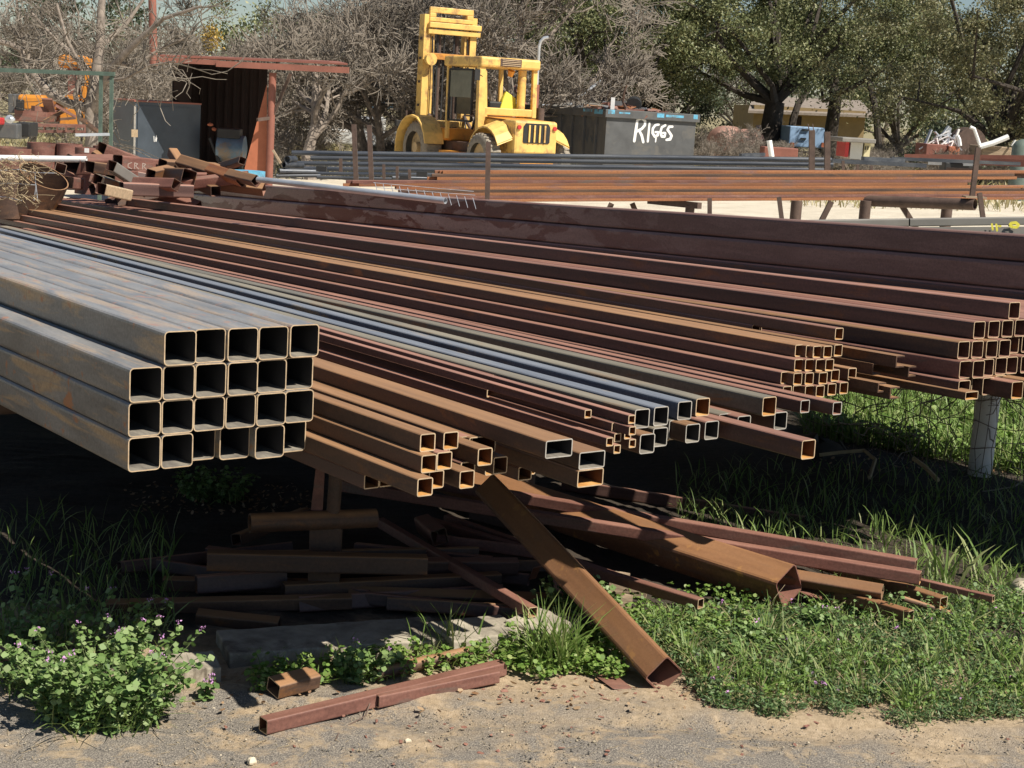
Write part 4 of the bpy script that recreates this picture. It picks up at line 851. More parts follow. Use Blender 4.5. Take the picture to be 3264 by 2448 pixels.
# ------------------------------------------------------------------ shed, cabinet, compressor
def build_shed():
    Y = 30; e = empty('open_shed', aty(680, 640, Y), 0, 'maroon sheet metal lean-to shed, open at the front, with a rusty pipe post', 'shed')
    Q = lambda u, v, y: aty(u, v, y); fe = lambda o: Wp(o, e)
    bl, br = Q(495, 215, 31.5), Q(868, 232, 31.5)
    fe(MB().prism([Q(508, 180, 29.6), Q(1108, 207, 29.6), Q(1075, 199, 33.4), Q(520, 178, 33.4)], (0, 0, .03)).obj('roof_sheet', [M['shed']], e))
    fe(MB().beam(Q(505, 190, 29.6), Q(700, 200, 29.6), .09).obj('fascia_beam', [M['shed']], e)); fe(MB().beam(Q(690, 203, 29.5), Q(1112, 224, 29.5), .1, .11).obj('fascia_beam', [M['shed']], e))
    fe(MB().beam(Q(590, 181, 29.9), Q(745, 189, 29.9), .06, .05).obj('loose_sheet', [M['redbrown']], e)); fe(MB().beam(Q(745, 187, 30), Q(1050, 200, 30), .06, .04).obj('loose_sheet', [M['redbrown']], e))
    g0 = -.1
    x0_, x1_ = Q(500, 300, 29.9).x, Q(850, 300, 33).x
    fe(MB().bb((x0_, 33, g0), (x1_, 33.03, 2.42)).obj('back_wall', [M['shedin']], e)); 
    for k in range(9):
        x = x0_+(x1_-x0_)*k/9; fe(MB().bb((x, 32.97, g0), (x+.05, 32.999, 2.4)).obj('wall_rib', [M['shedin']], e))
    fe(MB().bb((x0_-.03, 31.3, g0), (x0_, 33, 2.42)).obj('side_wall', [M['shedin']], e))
    p, q = Q(866, 232, 29.8), Q(858, 545, 29.8); fe(MB().pipe((q.x, q.y, g0), (p.x+.02, p.y, p.z), .07, .006).obj('post', [M['shed']], e, True))
    fe(MB().prism([Q(850, 270, 29.9), Q(780, 535, 29.9), Q(775, 640, 29.9), Q(850, 640, 29.9)], (0, .02, 0)).obj('sunlit_wall_patch', [M['shedred']], e))  # only the sunlit part of the side wall, slanted edge shaped as roof shadow
    fe(MB().beam(Q(926, 236, 29.7), Q(868, 375, 29.8), .05).obj('brace', [M['darkpost']], e)); fe(MB().beam(Q(820, 382, 29.6), Q(868, 375, 29.8), .06).obj('brace', [M['darkpost']], e))
    # cabinet
    c = empty('steel_cabinet', Q(428, 600, 29.9), 0, 'blue-grey steel job cabinet with a padlocked door edge, under the shed front', 'cabinet')
    A, B_ = Q(430, 319, 29.9), Q(640, 338, 31.0); D_ = Q(350, 312, 31.0); ex = Vector((B_.x-A.x, B_.y-A.y, 0)); ed = Vector((D_.x-A.x, D_.y-A.y, 0))
    lo = Vector((A.x, A.y, g0)); hz = A.z-g0
    up = Vector((0, 0, hz-.03))
    Wp(MB().prism([lo, lo+ex, lo+ex+ed, lo+ed], up).obj('body', [M['cabinet']], c), c)
    n_ = Vector((ex.y, -ex.x, 0)).normalized(); ux = ex.normalized()
    Wp(MB().prism([lo+ux*.06+Vector((0, 0, .1)), lo+ex-ux*.03+Vector((0, 0, .1)), lo+ex-ux*.03+Vector((0, 0, hz-.1)), lo+ux*.06+Vector((0, 0, hz-.1))], n_*.015).obj('door', [M['cabinet']], c), c)
    Wp(MB().prism([lo+up-ux*.02-ed.normalized()*.02, lo+up+ex+ux*.02, lo+up+ex+ed, lo+up+ed-ux*.02], (0, 0, .03)).obj('lid', [M['shed']], c), c)
    Wp(MB().beam(lo+n_*.01+Vector((0, 0, .1)), lo+n_*.01+Vector((0, 0, hz-.1)), .03).obj('hinge_edge', [M['rimgrey']], c), c)
    hh = Q(430, 423, 29.8); Wp(MB().bb((hh.x-.05, hh.y-.06, hh.z-.08), (hh.x+.06, hh.y-.02, hh.z+.06)).obj('padlock_box', [M['rim']], c), c)
    m_ = MB(); s0 = Q(500, 448, 30.3); strokes(m_, [[(0, .08), (.01, -.02)], [(.06, .1), (.04, .02), (.05, -.02), (.07, .06)]], lo+ux*.42+Vector((0, 0, s0.z-g0)), ux, Vector((0, 0, 1)), n_, .012, .02); Wp(m_.obj('chalk_mark', [M['whitepaint']], c), c)
    # compressor tank
    t = empty('air_compressor', Q(735, 560, 31), 0, 'dark blue horizontal air tank with a motor on top, in the shade of the shed', 'air tank')
    a, b_ = Q(690, 470, 31), Q(785, 478, 31); tm = MB(); pts = [a, a.lerp(b_, .06), a.lerp(b_, .94), b_]; tm.path(pts, [.12, .27, .27, .12], 20); M['tankblue'] = plain('dusty_blue_tank', (.10, .16, .22), .45, .2, .3, 4, .05, dirt=(.2, .15, .1)); Wp(tm.obj('tank', [M['tankblue']], t, True), t)
    Wp(MB().bb(Q(700, 438, 31.1), Q(765, 412, 30.8)).obj('motor', [M['black']], t, bevel=.02), t); Wp(MB().pipe(Q(668, 440, 30.8), Q(700, 520, 30.8), .03).obj('handle', [M['black']], t), t)
    for u in (705, 770):
        p = Q(u, 490, 31); Wp(MB().bb((p.x-.03, 30.9, g0), (p.x+.03, 31.1, p.z)).obj('leg', [M['black']], t), t)
    for (u, v, lb) in ((670, 397, 'small red and white cap hanging in the dark shed, left one'), (683, 412, 'small orange cap hanging in the dark shed, right one')):
        p = Q(u, v, 31); stone(p, .05, lb, 'shedred')
build_shed()
o = MB().pipe(aty(484, -60, 28.5), aty(490, 210, 28.5), .07, .006).obj('steel_pole', [M['shed']], None, True); tag(o, 'tall maroon pipe pole rising past the top left of the shed', 'pole')
a, b_ = aty(735, 553, 21), aty(845, 560, 21)
o = MB().cyl((.5*(a.x+b_.x), 21, a.z-.25), (.5*(a.x+b_.x), 21, a.z+.05), .23, n=26).obj('plastic_drum', [M['bluepaint']], None, True); tag(o, 'light blue drum top standing at the foot of the shed post', 'drum')
o = MB().beam(aty(640+230, 478, 26), aty(895, 520, 26), .08, .03).obj('wood_board', [M['wood']]); tag(o, 'pale board leaning at the foot of the shed post', 'board')

# ------------------------------------------------------------------ scrap offcuts pile and left side
zA = lambda x, y: zz(x, y, 0, 150, 2.458)
gC = 'rusty tube offcuts heaped left of the shed'
offc = [((790, 800), (1130, 930), 16.6, .14, 'redbrown', 12, 'long rusty offcut at the back top of the heap'), ((560, 920), (900, 920), 15.6, .17, 'redbrown', 20, 'big open square offcut at the left of the heap'),
        ((920, 900), (1260, 935), 15.9, .14, 'redbrown', 0, 'offcut with chalk letters in the middle of the heap'), ((1270, 930), (1700, 960), 16.2, .13, 'rust', 10, 'brown offcut at the right middle of the heap'),
        ((1480, 1020), (1220, 1010), 15.2, .15, 'rust', 15, 'open-ended offcut pointing right in the heap'), ((1720, 990), (1420, 900), 15.8, .12, 'rust', 40, 'diamond-ended offcut pointing right in the heap'),
        ((1900, 1045), (1650, 960), 15.0, .1, 'orange', 42, 'orange diamond-ended offcut at the right tip of the heap'), ((2010, 1050), (1800, 1000), 14.7, .09, 'rust', 42, 'second diamond-ended offcut at the right tip of the heap'),
        ((1900, 890), (1720, 945), 16.4, .08, 'rust', 20, 'short offcut sticking up at the right of the heap'), ((870, 930), (1080, 1070), 14.6, .10, 'greybeam', 10, 'pale grey channel lying slanted over the heap'),
        ((700, 940), (860, 960), 14.8, .11, 'rust', 5, 'stubby offcut beside the grey channel'), ((1380, 1080), (1060, 1070), 14.4, .1, 'redbrown', 25, 'low red-brown offcut behind the big beam end'),
        ((790, 1110), (945, 1145), 13.6, .1, 'rim', 8, 'pale brown cut block at the bottom of the heap'), ((530, 1060), (610, 1070), 14.5, .11, 'redbrown', 5, 'small square block at the left of the heap'),
        ((455, 1040), (470, 1140), 14.2, .07, 'rim', 5, 'upright pale offcut at the left end of the heap'), ((475, 950), (440, 1060), 14.6, .1, 'rust', 15, 'upright rusty offcut at the left end of the heap'),
        ((760, 1040), (900, 1080), 14.6, .1, 'olive', 20, 'dark offcut in the hollow of the heap'), ((860, 1040), (1000, 1060), 14.9, .1, 'redbrown', 5, 'red offcut in the hollow of the heap'),
        ((950, 1020), (1110, 1010), 15.1, .11, 'redbrown', -8, 'offcut under the grey channel of the heap'), ((1180, 1000), (1320, 970), 15.3, .1, 'rust', 12, 'tilted offcut behind the open-ended one'),
        ((950, 1110), (1500, 1130), 14.3, .12, 'maroon', 0, 'long dark beam lying behind the ends of the big beams'), ((740, 880), (800, 830), 16.4, .12, 'rust', 30, 'dark offcut at the back left of the heap')]
for p, q, Y, w_, mt, rl, lb in offc:
    a, b_ = aty(*zA(*p), Y), aty(*zA(*q), Y+random.uniform(.2, .7))
    if (b_-a).length < .45: b_ = a+(b_-a).normalized()*.45
    tube2(a, b_, w_, w_, lb, gC, mo=mt, mi='maroon', mr='rust', roll=rl, t=.005)
pA = aty(*zA(985, 950), 15.74); host = [o for o in bpy.data.objects if o.get('label', '').startswith('offcut with chalk letters')][0]; bpy.context.view_layer.update()
for st_ in ([[(.06, .06), (.025, .045), (.025, .015), (.06, .0)]], [[(.09, 0), (.09, .06), (.12, .052), (.10, .03), (.13, 0)]], [[(.17, 0), (.17, .06), (.20, .052), (.18, .03), (.21, 0)]]):
    m_ = MB(); strokes(m_, st_, pA, Vector((1, 0, 0)), Vector((0, 0, 1)), Vector((0, -1, 0)), .007); o = m_.obj('chalk_letter', [M['chalk']], host); o.matrix_parent_inverse = host.matrix_world.inverted()
for k in range(16):
    u, v = random.uniform(330, 760), random.uniform(560, 620); a = aty(u, v, 15.2+random.random()); d = Vector((random.uniform(-1, 1), random.uniform(-.3, .3), random.uniform(-.1, .08))).normalized()
    tube2(a, a+d*random.uniform(.4, .7), .1, .1, 'offcut low in the heap, half hidden by the others', gC+' (hidden)', mo=random.choice(['rust', 'redbrown', 'maroon']), mi='maroon', mr='rust', roll=random.uniform(0, 45), t=.005)
# short wide pipe rings
for (u0, v0, u1, v1, Y, r_, lb) in [(45, 470, 50, 505, 17.5, .28, 'leftmost rusty pipe ring standing in the row'), (136, 455, 138, 505, 17.5, .165, 'second rusty pipe ring from the left in the row'), (222, 458, 223, 505, 17.5, .14, 'third rusty pipe ring in the row'),
                                    (275, 470, 276, 510, 17.2, .12, 'fourth rusty pipe ring in the row, with a white tag'), (325, 465, 326, 505, 17.6, .10, 'rightmost small pipe ring in the row')]:
    p = aty(u0, v0, Y); o = MB().pipe((p.x, p.y, p.z-.5), (p.x, p.y, p.z), r_, .01, 26).obj('pipe_ring', [M['redbrown']], None, True); o.rotation_euler = (R_(0), 0, 0); tag(o, lb, 'steel pipe', 'rusty pipe rings standing at the left')
for (u, v, Y, r_, rx, lb) in [(30, 600, 13.8, .22, 0, 'big rusty pipe ring behind the wire fence at the left edge'), (120, 610, 13.8, .22, 35, 'big rusty pipe ring tilted open behind the wire fence')]:
    p = aty(u, v, Y); d = Vector((math.sin(R_(rx))*.7, -math.sin(R_(rx))*.4, math.cos(R_(rx)))).normalized(); o = MB().pipe(p-d*.25, p+d*.16, r_, .01, 26).obj('pipe_ring', [M['rust']], None, True); tag(o, lb, 'steel pipe')
o = MB().pipe(aty(-60, 503, 15.6), aty(276, 508, 15.6), .031, .004, 18).obj('plastic_pipe', [M['whitepipe']], None, True); tag(o, 'white plastic pipe lying across the left side', 'pipe')
o = MB().bb(aty(269, 486, 17), aty(284, 473, 17.02)).obj('white_tag', [M['whitepaint']]); tag(o, 'small white tag on a rusty pipe ring', 'tag')
# wire fence at left
f_ = empty('wire_fence', aty(60, 640, 12.8), 0, 'sagging wire fence with dead vines at the left edge', 'fence')
for pts in ([(-30, 545), (60, 540), (110, 550), (180, 552)], [(-30, 585), (50, 584), (115, 590), (120, 640)], [(112, 552), (114, 600), (108, 640)], [(-30, 625), (20, 628), (70, 640)]):
    Wp(MB().path([aty(u, v, 12.8) for u, v in pts], .004, 5).obj('wire', [M['galv']], f_), f_)
m_ = MB()
for k in range(90):
    u, v = random.uniform(-20, 110), random.uniform(505, 645); p = aty(u, v, 12.75); pts = [p]
    for j in range(4): pts.append(pts[-1]+Vector((random.uniform(-.08, .08), random.uniform(-.03, .03), random.uniform(-.06, .06))))
    m_.path(pts, .0028, 3)
Wp(m_.obj('dead_vines', [M['dry']], f_), f_)
# green rail frame
gf = empty('green_frame', aty(200, 600, 24), 0, 'faded green steel frame with a long horizontal rail in front of the bare tree', 'steel frame')
Wp(MB().beam(aty(-60, 221, 24), aty(365, 236, 24), .1, .06).obj('rail', [M['green']], gf), gf)
for u in (322, 356): p = aty(u, 235, 24); Wp(MB().bb((p.x-.025, 23.98, -.1), (p.x+.025, 24.03, p.z)).obj('post', [M['green']], gf), gf)
# orange drilling machine
dm = empty('crane_truck', aty(150, 640, 33), 0, 'old orange crane machine with a vertical boom and boxy body behind the left tree', 'machine')
def pb(u0, v0, u1, v1, Y, dep, name, mt, par, bev=.02):
    a, b_ = aty(u0, v1, Y), aty(u1, v0, Y); return Wp(MB().bb((a.x, Y, a.z), (b_.x, Y+dep, b_.z)).obj(name, [M[mt]], par, bevel=bev), par)
M['machorange'] = plain('faded_orange_machine_paint', (.62, .24, .03), .5, 0, .15, 3, .05, dirt=(.3, .12, .04))
pb(182, 177, 262, 215, 33, .6, 'boom_head', 'machorange', dm, .08); pb(262, 187, 293, 222, 33, .5, 'boom_head_plate', 'machorange', dm); pb(268, 238, 293, 275, 33, .3, 'side_plate', 'machorange', dm)
pb(215, 215, 245, 330, 33.1, .3, 'boom', 'redbrown', dm, .01); pb(258, 275, 275, 345, 33, .2, 'hydraulic_arm', 'machorange', dm); pb(205, 303, 252, 350, 33, .5, 'turret', 'machorange', dm)
pb(55, 305, 140, 352, 32.5, 1.6, 'body', 'machorange', dm, .06); pb(50, 318, 75, 352, 32.4, .08, 'door_opening', 'black', dm); pb(25, 300, 50, 360, 32.8, .5, 'cab', 'bindark', dm); pb(45, 352, 150, 385, 32.5, 1.5, 'chassis', 'redbrown', dm)
pb(190, 350, 260, 400, 32.9, 1, 'base', 'machorange', dm)
# rusty parts stack in front
gP = 'rusty machine parts piled in front of the orange machine'
for (u0, v0, u1, v1, Y, w_, h_, mt, lb) in [(100, 398, 272, 402, 24, .08, .05, 'redbrown', 'upper long channel of the parts pile'), (100, 418, 275, 420, 24, .08, .04, 'redbrown', 'lower long channel of the parts pile'),
        (240, 430, 348, 428, 23.5, .09, .04, 'galv', 'flat grey channel at the right of the parts pile'), (175, 335, 240, 372, 25, .05, .04, 'redbrown', 'slanting bar leaning down right on the parts pile'), (140, 388, 210, 350, 25, .06, .05, 'rust', 'slanting bar rising right on the parts pile'),
        (150, 315, 160, 355, 25, .16, .03, 'redbrown', 'upright plate on the parts pile'), (105, 345, 150, 350, 25, .1, .08, 'redbrown', 'short thick beam left on the parts pile'), (190, 380, 240, 376, 25, .04, .04, 'rust', 'thin bar low on the parts pile'), (260, 380, 310, 420, 24.6, .12, .05, 'rust', 'brown plate slanting by the tree trunk')]:
    a, b_ = aty(u0, v0, Y), aty(u1, v1, Y+.2); o = MB().beam(a, b_, w_, h_).obj('steel_part', [M[mt]]); tag(o, lb, 'scrap metal', gP)
for u in (140, 180, 208, 240, 268): o = MB().bb(aty(u, 420, 24), aty(u+5, 400, 24.1)).obj('spacer', [M['redbrown']]); tag(o, 'small upright spacer between the two long channels', 'scrap metal', 'spacers between the long channels')
o = MB().bb(aty(-20, 398, 22), aty(16, 375, 22.3)).obj('tail_lamp', [M['red']], bevel=.02); tag(o, 'bright red plastic piece at the left edge', 'lamp')
stone(aty(33, 380, 22), .08, 'pale grey rounded head of a machine part at the left edge', 'galv')
pp_ = empty('dark_machine', aty(40, 430, 22.5), 0, 'dark engine block with hoses at the left edge behind the pipe rings', 'machine')
pb(-20, 395, 55, 440, 22.3, .5, 'engine', 'bindark', pp_); pb(50, 392, 95, 435, 22.5, .4, 'housing', 'black', pp_)

# ------------------------------------------------------------------ right background
def thing_px(name, Y, label, cat, u=0, v=500): return empty(name, aty(u, v, Y), 0, label, cat)
h = thing_px('house', 80, 'low ochre house with a grey gabled roof behind the oak trunks', 'house', 2560, 420)
def hb(u0, v0, u1, v1, Y, dep, name, mt, par=None, bev=0): return pb(u0, v0, u1, v1, Y, dep, name, mt, par or h, bev)
hb(2395, 355, 2760, 455, 80, 8, 'wall', 'wallyellow')
a, b_ = aty(2385, 352, 79.5), aty(2790, 368, 79.5); c_, d_ = aty(2400, 305, 84), aty(2740, 320, 84)
Wp(MB().add([a, b_, d_, c_, a-Vector((0, 0, .12)), b_-Vector((0, 0, .12)), d_-Vector((0, 0, .12)), c_-Vector((0, 0, .12))], [(0, 1, 2, 3), (7, 6, 5, 4), (0, 4, 5, 1), (1, 5, 6, 2), (2, 6, 7, 3), (3, 7, 4, 0)]).obj('roof', [M['roofgrey']], h), h)
for u in (2440, 2530, 2640): hb(u, 372, u+26, 398, 79.95, .06, 'window', 'shedin')
h2 = thing_px('copper_roofed_hut', 60, 'low hut with a copper-coloured roof left of the blue trailer', 'hut', 2460, 420)
a, b_, c_, d_ = aty(2408, 428, 59), aty(2515, 429, 59), aty(2515, 405, 60.5), aty(2410, 404, 60.5); M['copper'] = plain('copper_sheet', (.52, .26, .15), .45, .2, .15, 4, 0)
Wp(MB().prism([a, b_, c_, d_], (0, 0, .06)).obj('roof', [M['copper']], h2), h2); pb(2412, 430, 2512, 470, 59.3, 2, 'wall', 'roofgrey', h2, 0); 
bt = thing_px('trailer', 55, 'light blue box trailer with dark hinges parked under the oaks', 'trailer', 2570, 470)
pb(2513, 408, 2630, 467, 55, 2.2, 'box', 'bluetruck', bt, .03)
for u, v in ((2518, 455), (2618, 455)): pb(u, v, u+14, v+14, 54.95, .04, 'tail_lamp', 'shedred', bt, 0)
for u, v, w_ in ((2556, 412, 22), (2552, 440, 18)): pb(u, v, u+w_, v+4, 54.94, .05, 'door_bar', 'black', bt, 0)
for u in (2530, 2605): p = aty(u, 472, 55.6); Wp(MB().cyl((p.x-.1, p.y, p.z), (p.x+.1, p.y, p.z), .3, n=18).obj('wheel', [M['black']], bt), bt)
lr = thing_px('steel_crate', 40, 'long low red-brown steel crate behind the black pipes', 'crate', 2490, 490); pb(2434, 474, 2545, 502, 40, .8, 'side', 'shed', lr)
o = MB().cyl(aty(2460, 500, 30), aty(2452, 448, 30), .05, n=14).obj('bollard', [M['whitepaint']], None, True); tag(o, 'short leaning white post in front of the red-brown crate', 'post')
kk = thing_px('kiosk', 38, 'small white and red pump hut with a flat overhanging roof', 'hut', 2740, 500)
pb(2684, 444, 2793, 452, 37.7, 1.6, 'roof', 'greybeam', kk); pb(2708, 452, 2752, 506, 38, 1.2, 'front_panel', 'wallwhite', kk, 0); M['cream'] = plain('cream_panel', (.62, .56, .34), .7, 0, .1, 5, 0)
pb(2752, 453, 2776, 503, 38.02, 1.1, 'cream_panel', 'cream', kk, 0); pb(2692, 452, 2708, 500, 38.02, 1.1, 'red_panel', 'red', kk, 0)
for u in (2757, 2765): pb(u, 466, u+4, 478, 37.99, .02, 'dark_mark', 'black', kk, 0)
for (u, v, r_, lb) in ((2300, 455, .55, 'left pinkish tank half hidden in brush behind the dumpster'), (2365, 460, .5, 'right pinkish tank with a lit end behind the dumpster')):
    p = aty(u, v, 52); m_ = MB(); m_.path([p+Vector((-.1, 0, 0)), p+Vector((.05, .15, 0)), p+Vector((.5, 1.6, 0)), p+Vector((.6, 1.8, 0))], [r_*.6, r_, r_, r_*.5], 20); tag(m_.obj('storage_tank', [M['tank']], None, True), lb, 'tank')
rb = thing_px('rusty_bin', 42, 'orange-red rusty bin filled with white scrap pipes at the right', 'dumpster', 3000, 490)
pb(2950, 462, 3022, 497, 42, 1.2, 'front', 'shed', rb); pb(3022, 468, 3060, 502, 41.9, 1.1, 'end', 'shedred', rb)
gw = 'white scrap pieces sticking out of the rusty bin'
for i in range(16):
    u, v = random.uniform(2955, 3050), random.uniform(425, 465); a = aty(u, v, 42.4); d = Vector((random.uniform(-1, 1), .1, random.uniform(-.8, .8))).normalized()
    o = MB().beam(a-d*.2, a+d*.25, .1, .03).obj('white_scrap', [M['galv' if i % 2 else 'whitepaint']]); tag(o, 'white metal scrap piece jutting out of the rusty bin', 'scrap metal', gw)
m_ = MB(); c = aty(3095, 455, 42.5); pr = [c+Vector((.42*math.cos(t), 0, .45*math.sin(t)-.05)) for t in [math.pi*k/10 for k in range(11)]]; m_.prism([c+Vector((-.42, 0, -.6))]+pr[::-1]+[c+Vector((.42, 0, -.6))], (0, .8, 0)); tag(m_.obj('tank_end', [M['darkpost']]), 'dark brown domed box standing between the rusty bin and the grey crate', 'tank')
o = MB().path([aty(3050, 432, 41.9), aty(3056, 445, 41.9), aty(3059, 465, 41.9)], .06, 6).obj('curved_strip', [M['whitepaint']]); tag(o, 'curved white panel edge at the right side of the rusty bin', 'scrap metal')
gb = thing_px('grey_crate', 40, 'grey-brown steel crate with white pipes on top at the right', 'crate', 3170, 490); pb(3130, 470, 3226, 508, 40, 1.3, 'side', 'wood', gb)
for (a, b_, lb) in [(((3090, 404), (3107, 412)), ((3107, 412), (3123, 462)), 0)]: pass
o = MB().path([aty(3092, 405, 40), aty(3105, 410, 40), aty(3124, 464, 40)], .045, 8).obj('plastic_pipe', [M['whitepipe']]); tag(o, 'tall bent white pipe left of the grey crate', 'pipe')
o = MB().path([aty(3122, 468, 39.9), aty(3165, 456, 39.9), aty(3214, 436, 39.9)], .07, 8).obj('plastic_pipe', [M['whitepipe']]); tag(o, 'thick white pipe slanting up right over the grey crate', 'pipe')
o = MB().beam(aty(3225, 465, 39.9), aty(3236, 447, 39.9), .09, .04).obj('plastic_pipe', [M['whitepipe']]); tag(o, 'short white stub at the right of the grey crate', 'pipe')
M['tankgreen'] = plain('green_grey_tank', (.16, .20, .17), .5, .1, .2, 4, 0)
p = aty(3262, 480, 39); m_ = MB().path([Vector((p.x, p.y, -.1)), Vector((p.x, p.y, p.z+.1)), Vector((p.x, p.y, p.z+.22)), Vector((p.x, p.y, p.z+.28))], [.28, .28, .2, .05], 20); tag(m_.obj('gas_cylinder', [M['tankgreen']], None, True), 'squat green-grey tank at the right edge', 'tank')
fb = empty('flat_trailer', aty(3050, 520, 28), 0, 'rusty flatbed frame lying in the yard at the right, behind the orange bundle', 'trailer frame')
Wp(MB().beam(aty(2885, 500, 28), aty(3300, 505, 27), .1, .1).obj('side_rail', [M['shed']], fb), fb); Wp(MB().beam(aty(2960, 520, 28), aty(3110, 525, 27.5), .06, .05).obj('cross_member', [M['galv']], fb), fb)
Wp(MB().beam(aty(3020, 545, 27), aty(3300, 558, 26), .1, .12).obj('side_rail', [M['darkpost']], fb), fb); Wp(MB().beam(aty(3130, 515, 27), aty(3300, 522, 26.5), .1, .12).obj('side_rail', [M['shed']], fb), fb)
pb(3010, 522, 3110, 552, 27.6, .4, 'axle_box', 'black', fb)
for (u0, v0, u1, v1, Y, lb) in [(2650, 512, 2950, 528, 20, 'long thin dark bar lying right of the black pipes'), (2750, 505, 2880, 512, 21, 'short dark bar lying above the long thin bar'), (2360, 495, 2435, 492, 26, 'dark bars lying right of the dumpster'), (2840, 505, 3250, 522, 24, 'grey angle iron behind the orange bundle')]:
    o = MB().beam(aty(u0, v0, Y), aty(u1, v1, Y+.3), .07, .05).obj('steel_bar', [M['blackpipe']]); tag(o, lb, 'steel bar')
# far left and middle background buildings, vehicles
wb = empty('white_building', aty(160, 420, 75), 0, 'white building far behind the bare trees at the left', 'building')
pb(105, 192, 190, 330, 75, 8, 'wall', 'wallwhite', wb, 0); pb(150, 255, 222, 345, 74, 6, 'annex', 'wallwhite', wb, 0)
for u in (120, 150): pb(u, 225, u+14, 250, 74.95, .06, 'window', 'bindark', wb, 0)
wl = empty('long_building', aty(1200, 420, 95), 0, 'long pale building with a blue lower wall seen through the bare thicket', 'building')
pb(980, 215, 1420, 285, 95, 8, 'upper_wall', 'wallwhite', wl, 0); M['bluewall'] = plain('bright_blue_wall', (.12, .32, .52), .6, 0, .15, 2, 0); pb(1180, 285, 1340, 345, 94.5, 8, 'lower_wall', 'bluewall', wl, 0)
M['carwhite'] = plain('white_car_paint', (.72, .72, .70), .35, 0, .05, 2, 0)
def parked(u, v, Y, w_, label, mt):
    c = empty('parked_truck', aty(u, v, Y), 0, label, 'truck'); p = aty(u, v, Y)
    Wp(MB().bb((p.x-w_/2, Y, p.z+.45), (p.x+w_/2, Y+1.8, p.z+1.05)).obj('body', [M[mt]], c, bevel=.08), c)
    Wp(MB().bb((p.x-w_*.15, Y+.1, p.z+1.05), (p.x+w_*.28, Y+1.7, p.z+1.6)).obj('cab', [M[mt]], c, bevel=.12), c)
    Wp(MB().bb((p.x-w_*.11, Y+.08, p.z+1.13), (p.x+w_*.05, Y+.099, p.z+1.5)).obj('window', [M['black']], c), c); Wp(MB().bb((p.x+w_*.08, Y+.08, p.z+1.13), (p.x+w_*.24, Y+.099, p.z+1.5)).obj('window', [M['black']], c), c)
    for k in (-.32, .32): Wp(MB().cyl((p.x+w_*k, Y-.02, p.z+.38), (p.x+w_*k, Y+.25, p.z+.38), .38, n=18).obj('wheel', [M['black']], c), c)
parked(1110, 500, 62, 4.6, 'white pickup truck half hidden by brush left of the forklift', 'carwhite'); parked(915, 468, 70, 5, 'dark blue truck far behind the shed roof brace', 'bluewall')

#PART3
# ------------------------------------------------------------------ vegetation helpers
def sample_px(n, u0, u1, v0f, v1f, pw=.8):
    """n points on the ground under a quadrilateral patch of verge"""
    P = []
    for _ in range(n):
        u = random.uniform(u0, u1); a, b_ = v0f(u), v1f(u); v = a+(b_-a)*random.random()**pw
        p = atz(u, v, 0); P.append((p.x, p.y))
    P = np.array(P); return np.column_stack([P, gz(P[:, 0], P[:, 1])])
def blades(P, hmin, hmax, w_=.004, lean=.5, rg=rng, curl=.6):
    n = len(P); h = rg.uniform(hmin, hmax, n); az = rg.uniform(0, 2*np.pi, n); ln = rg.uniform(.1, lean, n)
    d = np.stack([np.cos(az), np.sin(az), np.zeros(n)], 1); sd = np.stack([-np.sin(az+rg.normal(0, .6, n)), np.cos(az), np.zeros(n)], 1)
    V = np.zeros((n, 8, 3)); ww = w_*rg.uniform(.6, 1.3, n)
    for k, (t, wf) in enumerate(((0, .7), (.4, 1), (.75, .75), (1, .08))):
        out = ln*h*(t+curl*t*t*t); up = h*(t-ln*.5*t*t)
        c = P+d*out[:, None]; c[:, 2] += up
        V[:, 2*k] = c-sd*(ww*wf)[:, None]; V[:, 2*k+1] = c+sd*(ww*wf)[:, None]
    b = (np.arange(n)*8)[:, None]; F = np.concatenate([b+np.array([[2*k, 2*k+1, 2*k+3, 2*k+2]]) for k in range(3)], 0)
    return V.reshape(-1, 3), F
def leaves(C, size, nrm=None, k=4, aspect=1., rg=rng, jitter=1.):
    """polygons of k corners round each centre, randomly turned"""
    n = len(C); N_ = rg.normal(0, jitter, (n, 3)) if nrm is None else nrm+rg.normal(0, .45*jitter, (n, 3)); N_ /= np.linalg.norm(N_, axis=1)[:, None]+1e-9
    A = np.cross(N_, rg.normal(0, 1, (n, 3))); A /= np.linalg.norm(A, axis=1)[:, None]+1e-9; B_ = np.cross(N_, A)
    s_ = (size*rg.uniform(.6, 1.25, n)) if np.isscalar(size) else size
    V = np.zeros((n, k, 3))
    for i in range(k):
        t = 2*np.pi*i/k; r = 1 if k < 8 else (1 if i % 2 else .80)
        V[:, i] = C+A*(s_*math.cos(t)*r)[:, None]+B_*(s_*aspect*math.sin(t)*r)[:, None]+N_*(s_*.25*(abs(math.cos(t))))[:, None]
    F = (np.arange(n)*k)[:, None]+np.arange(k)[None]
    return V.reshape(-1, 3), F
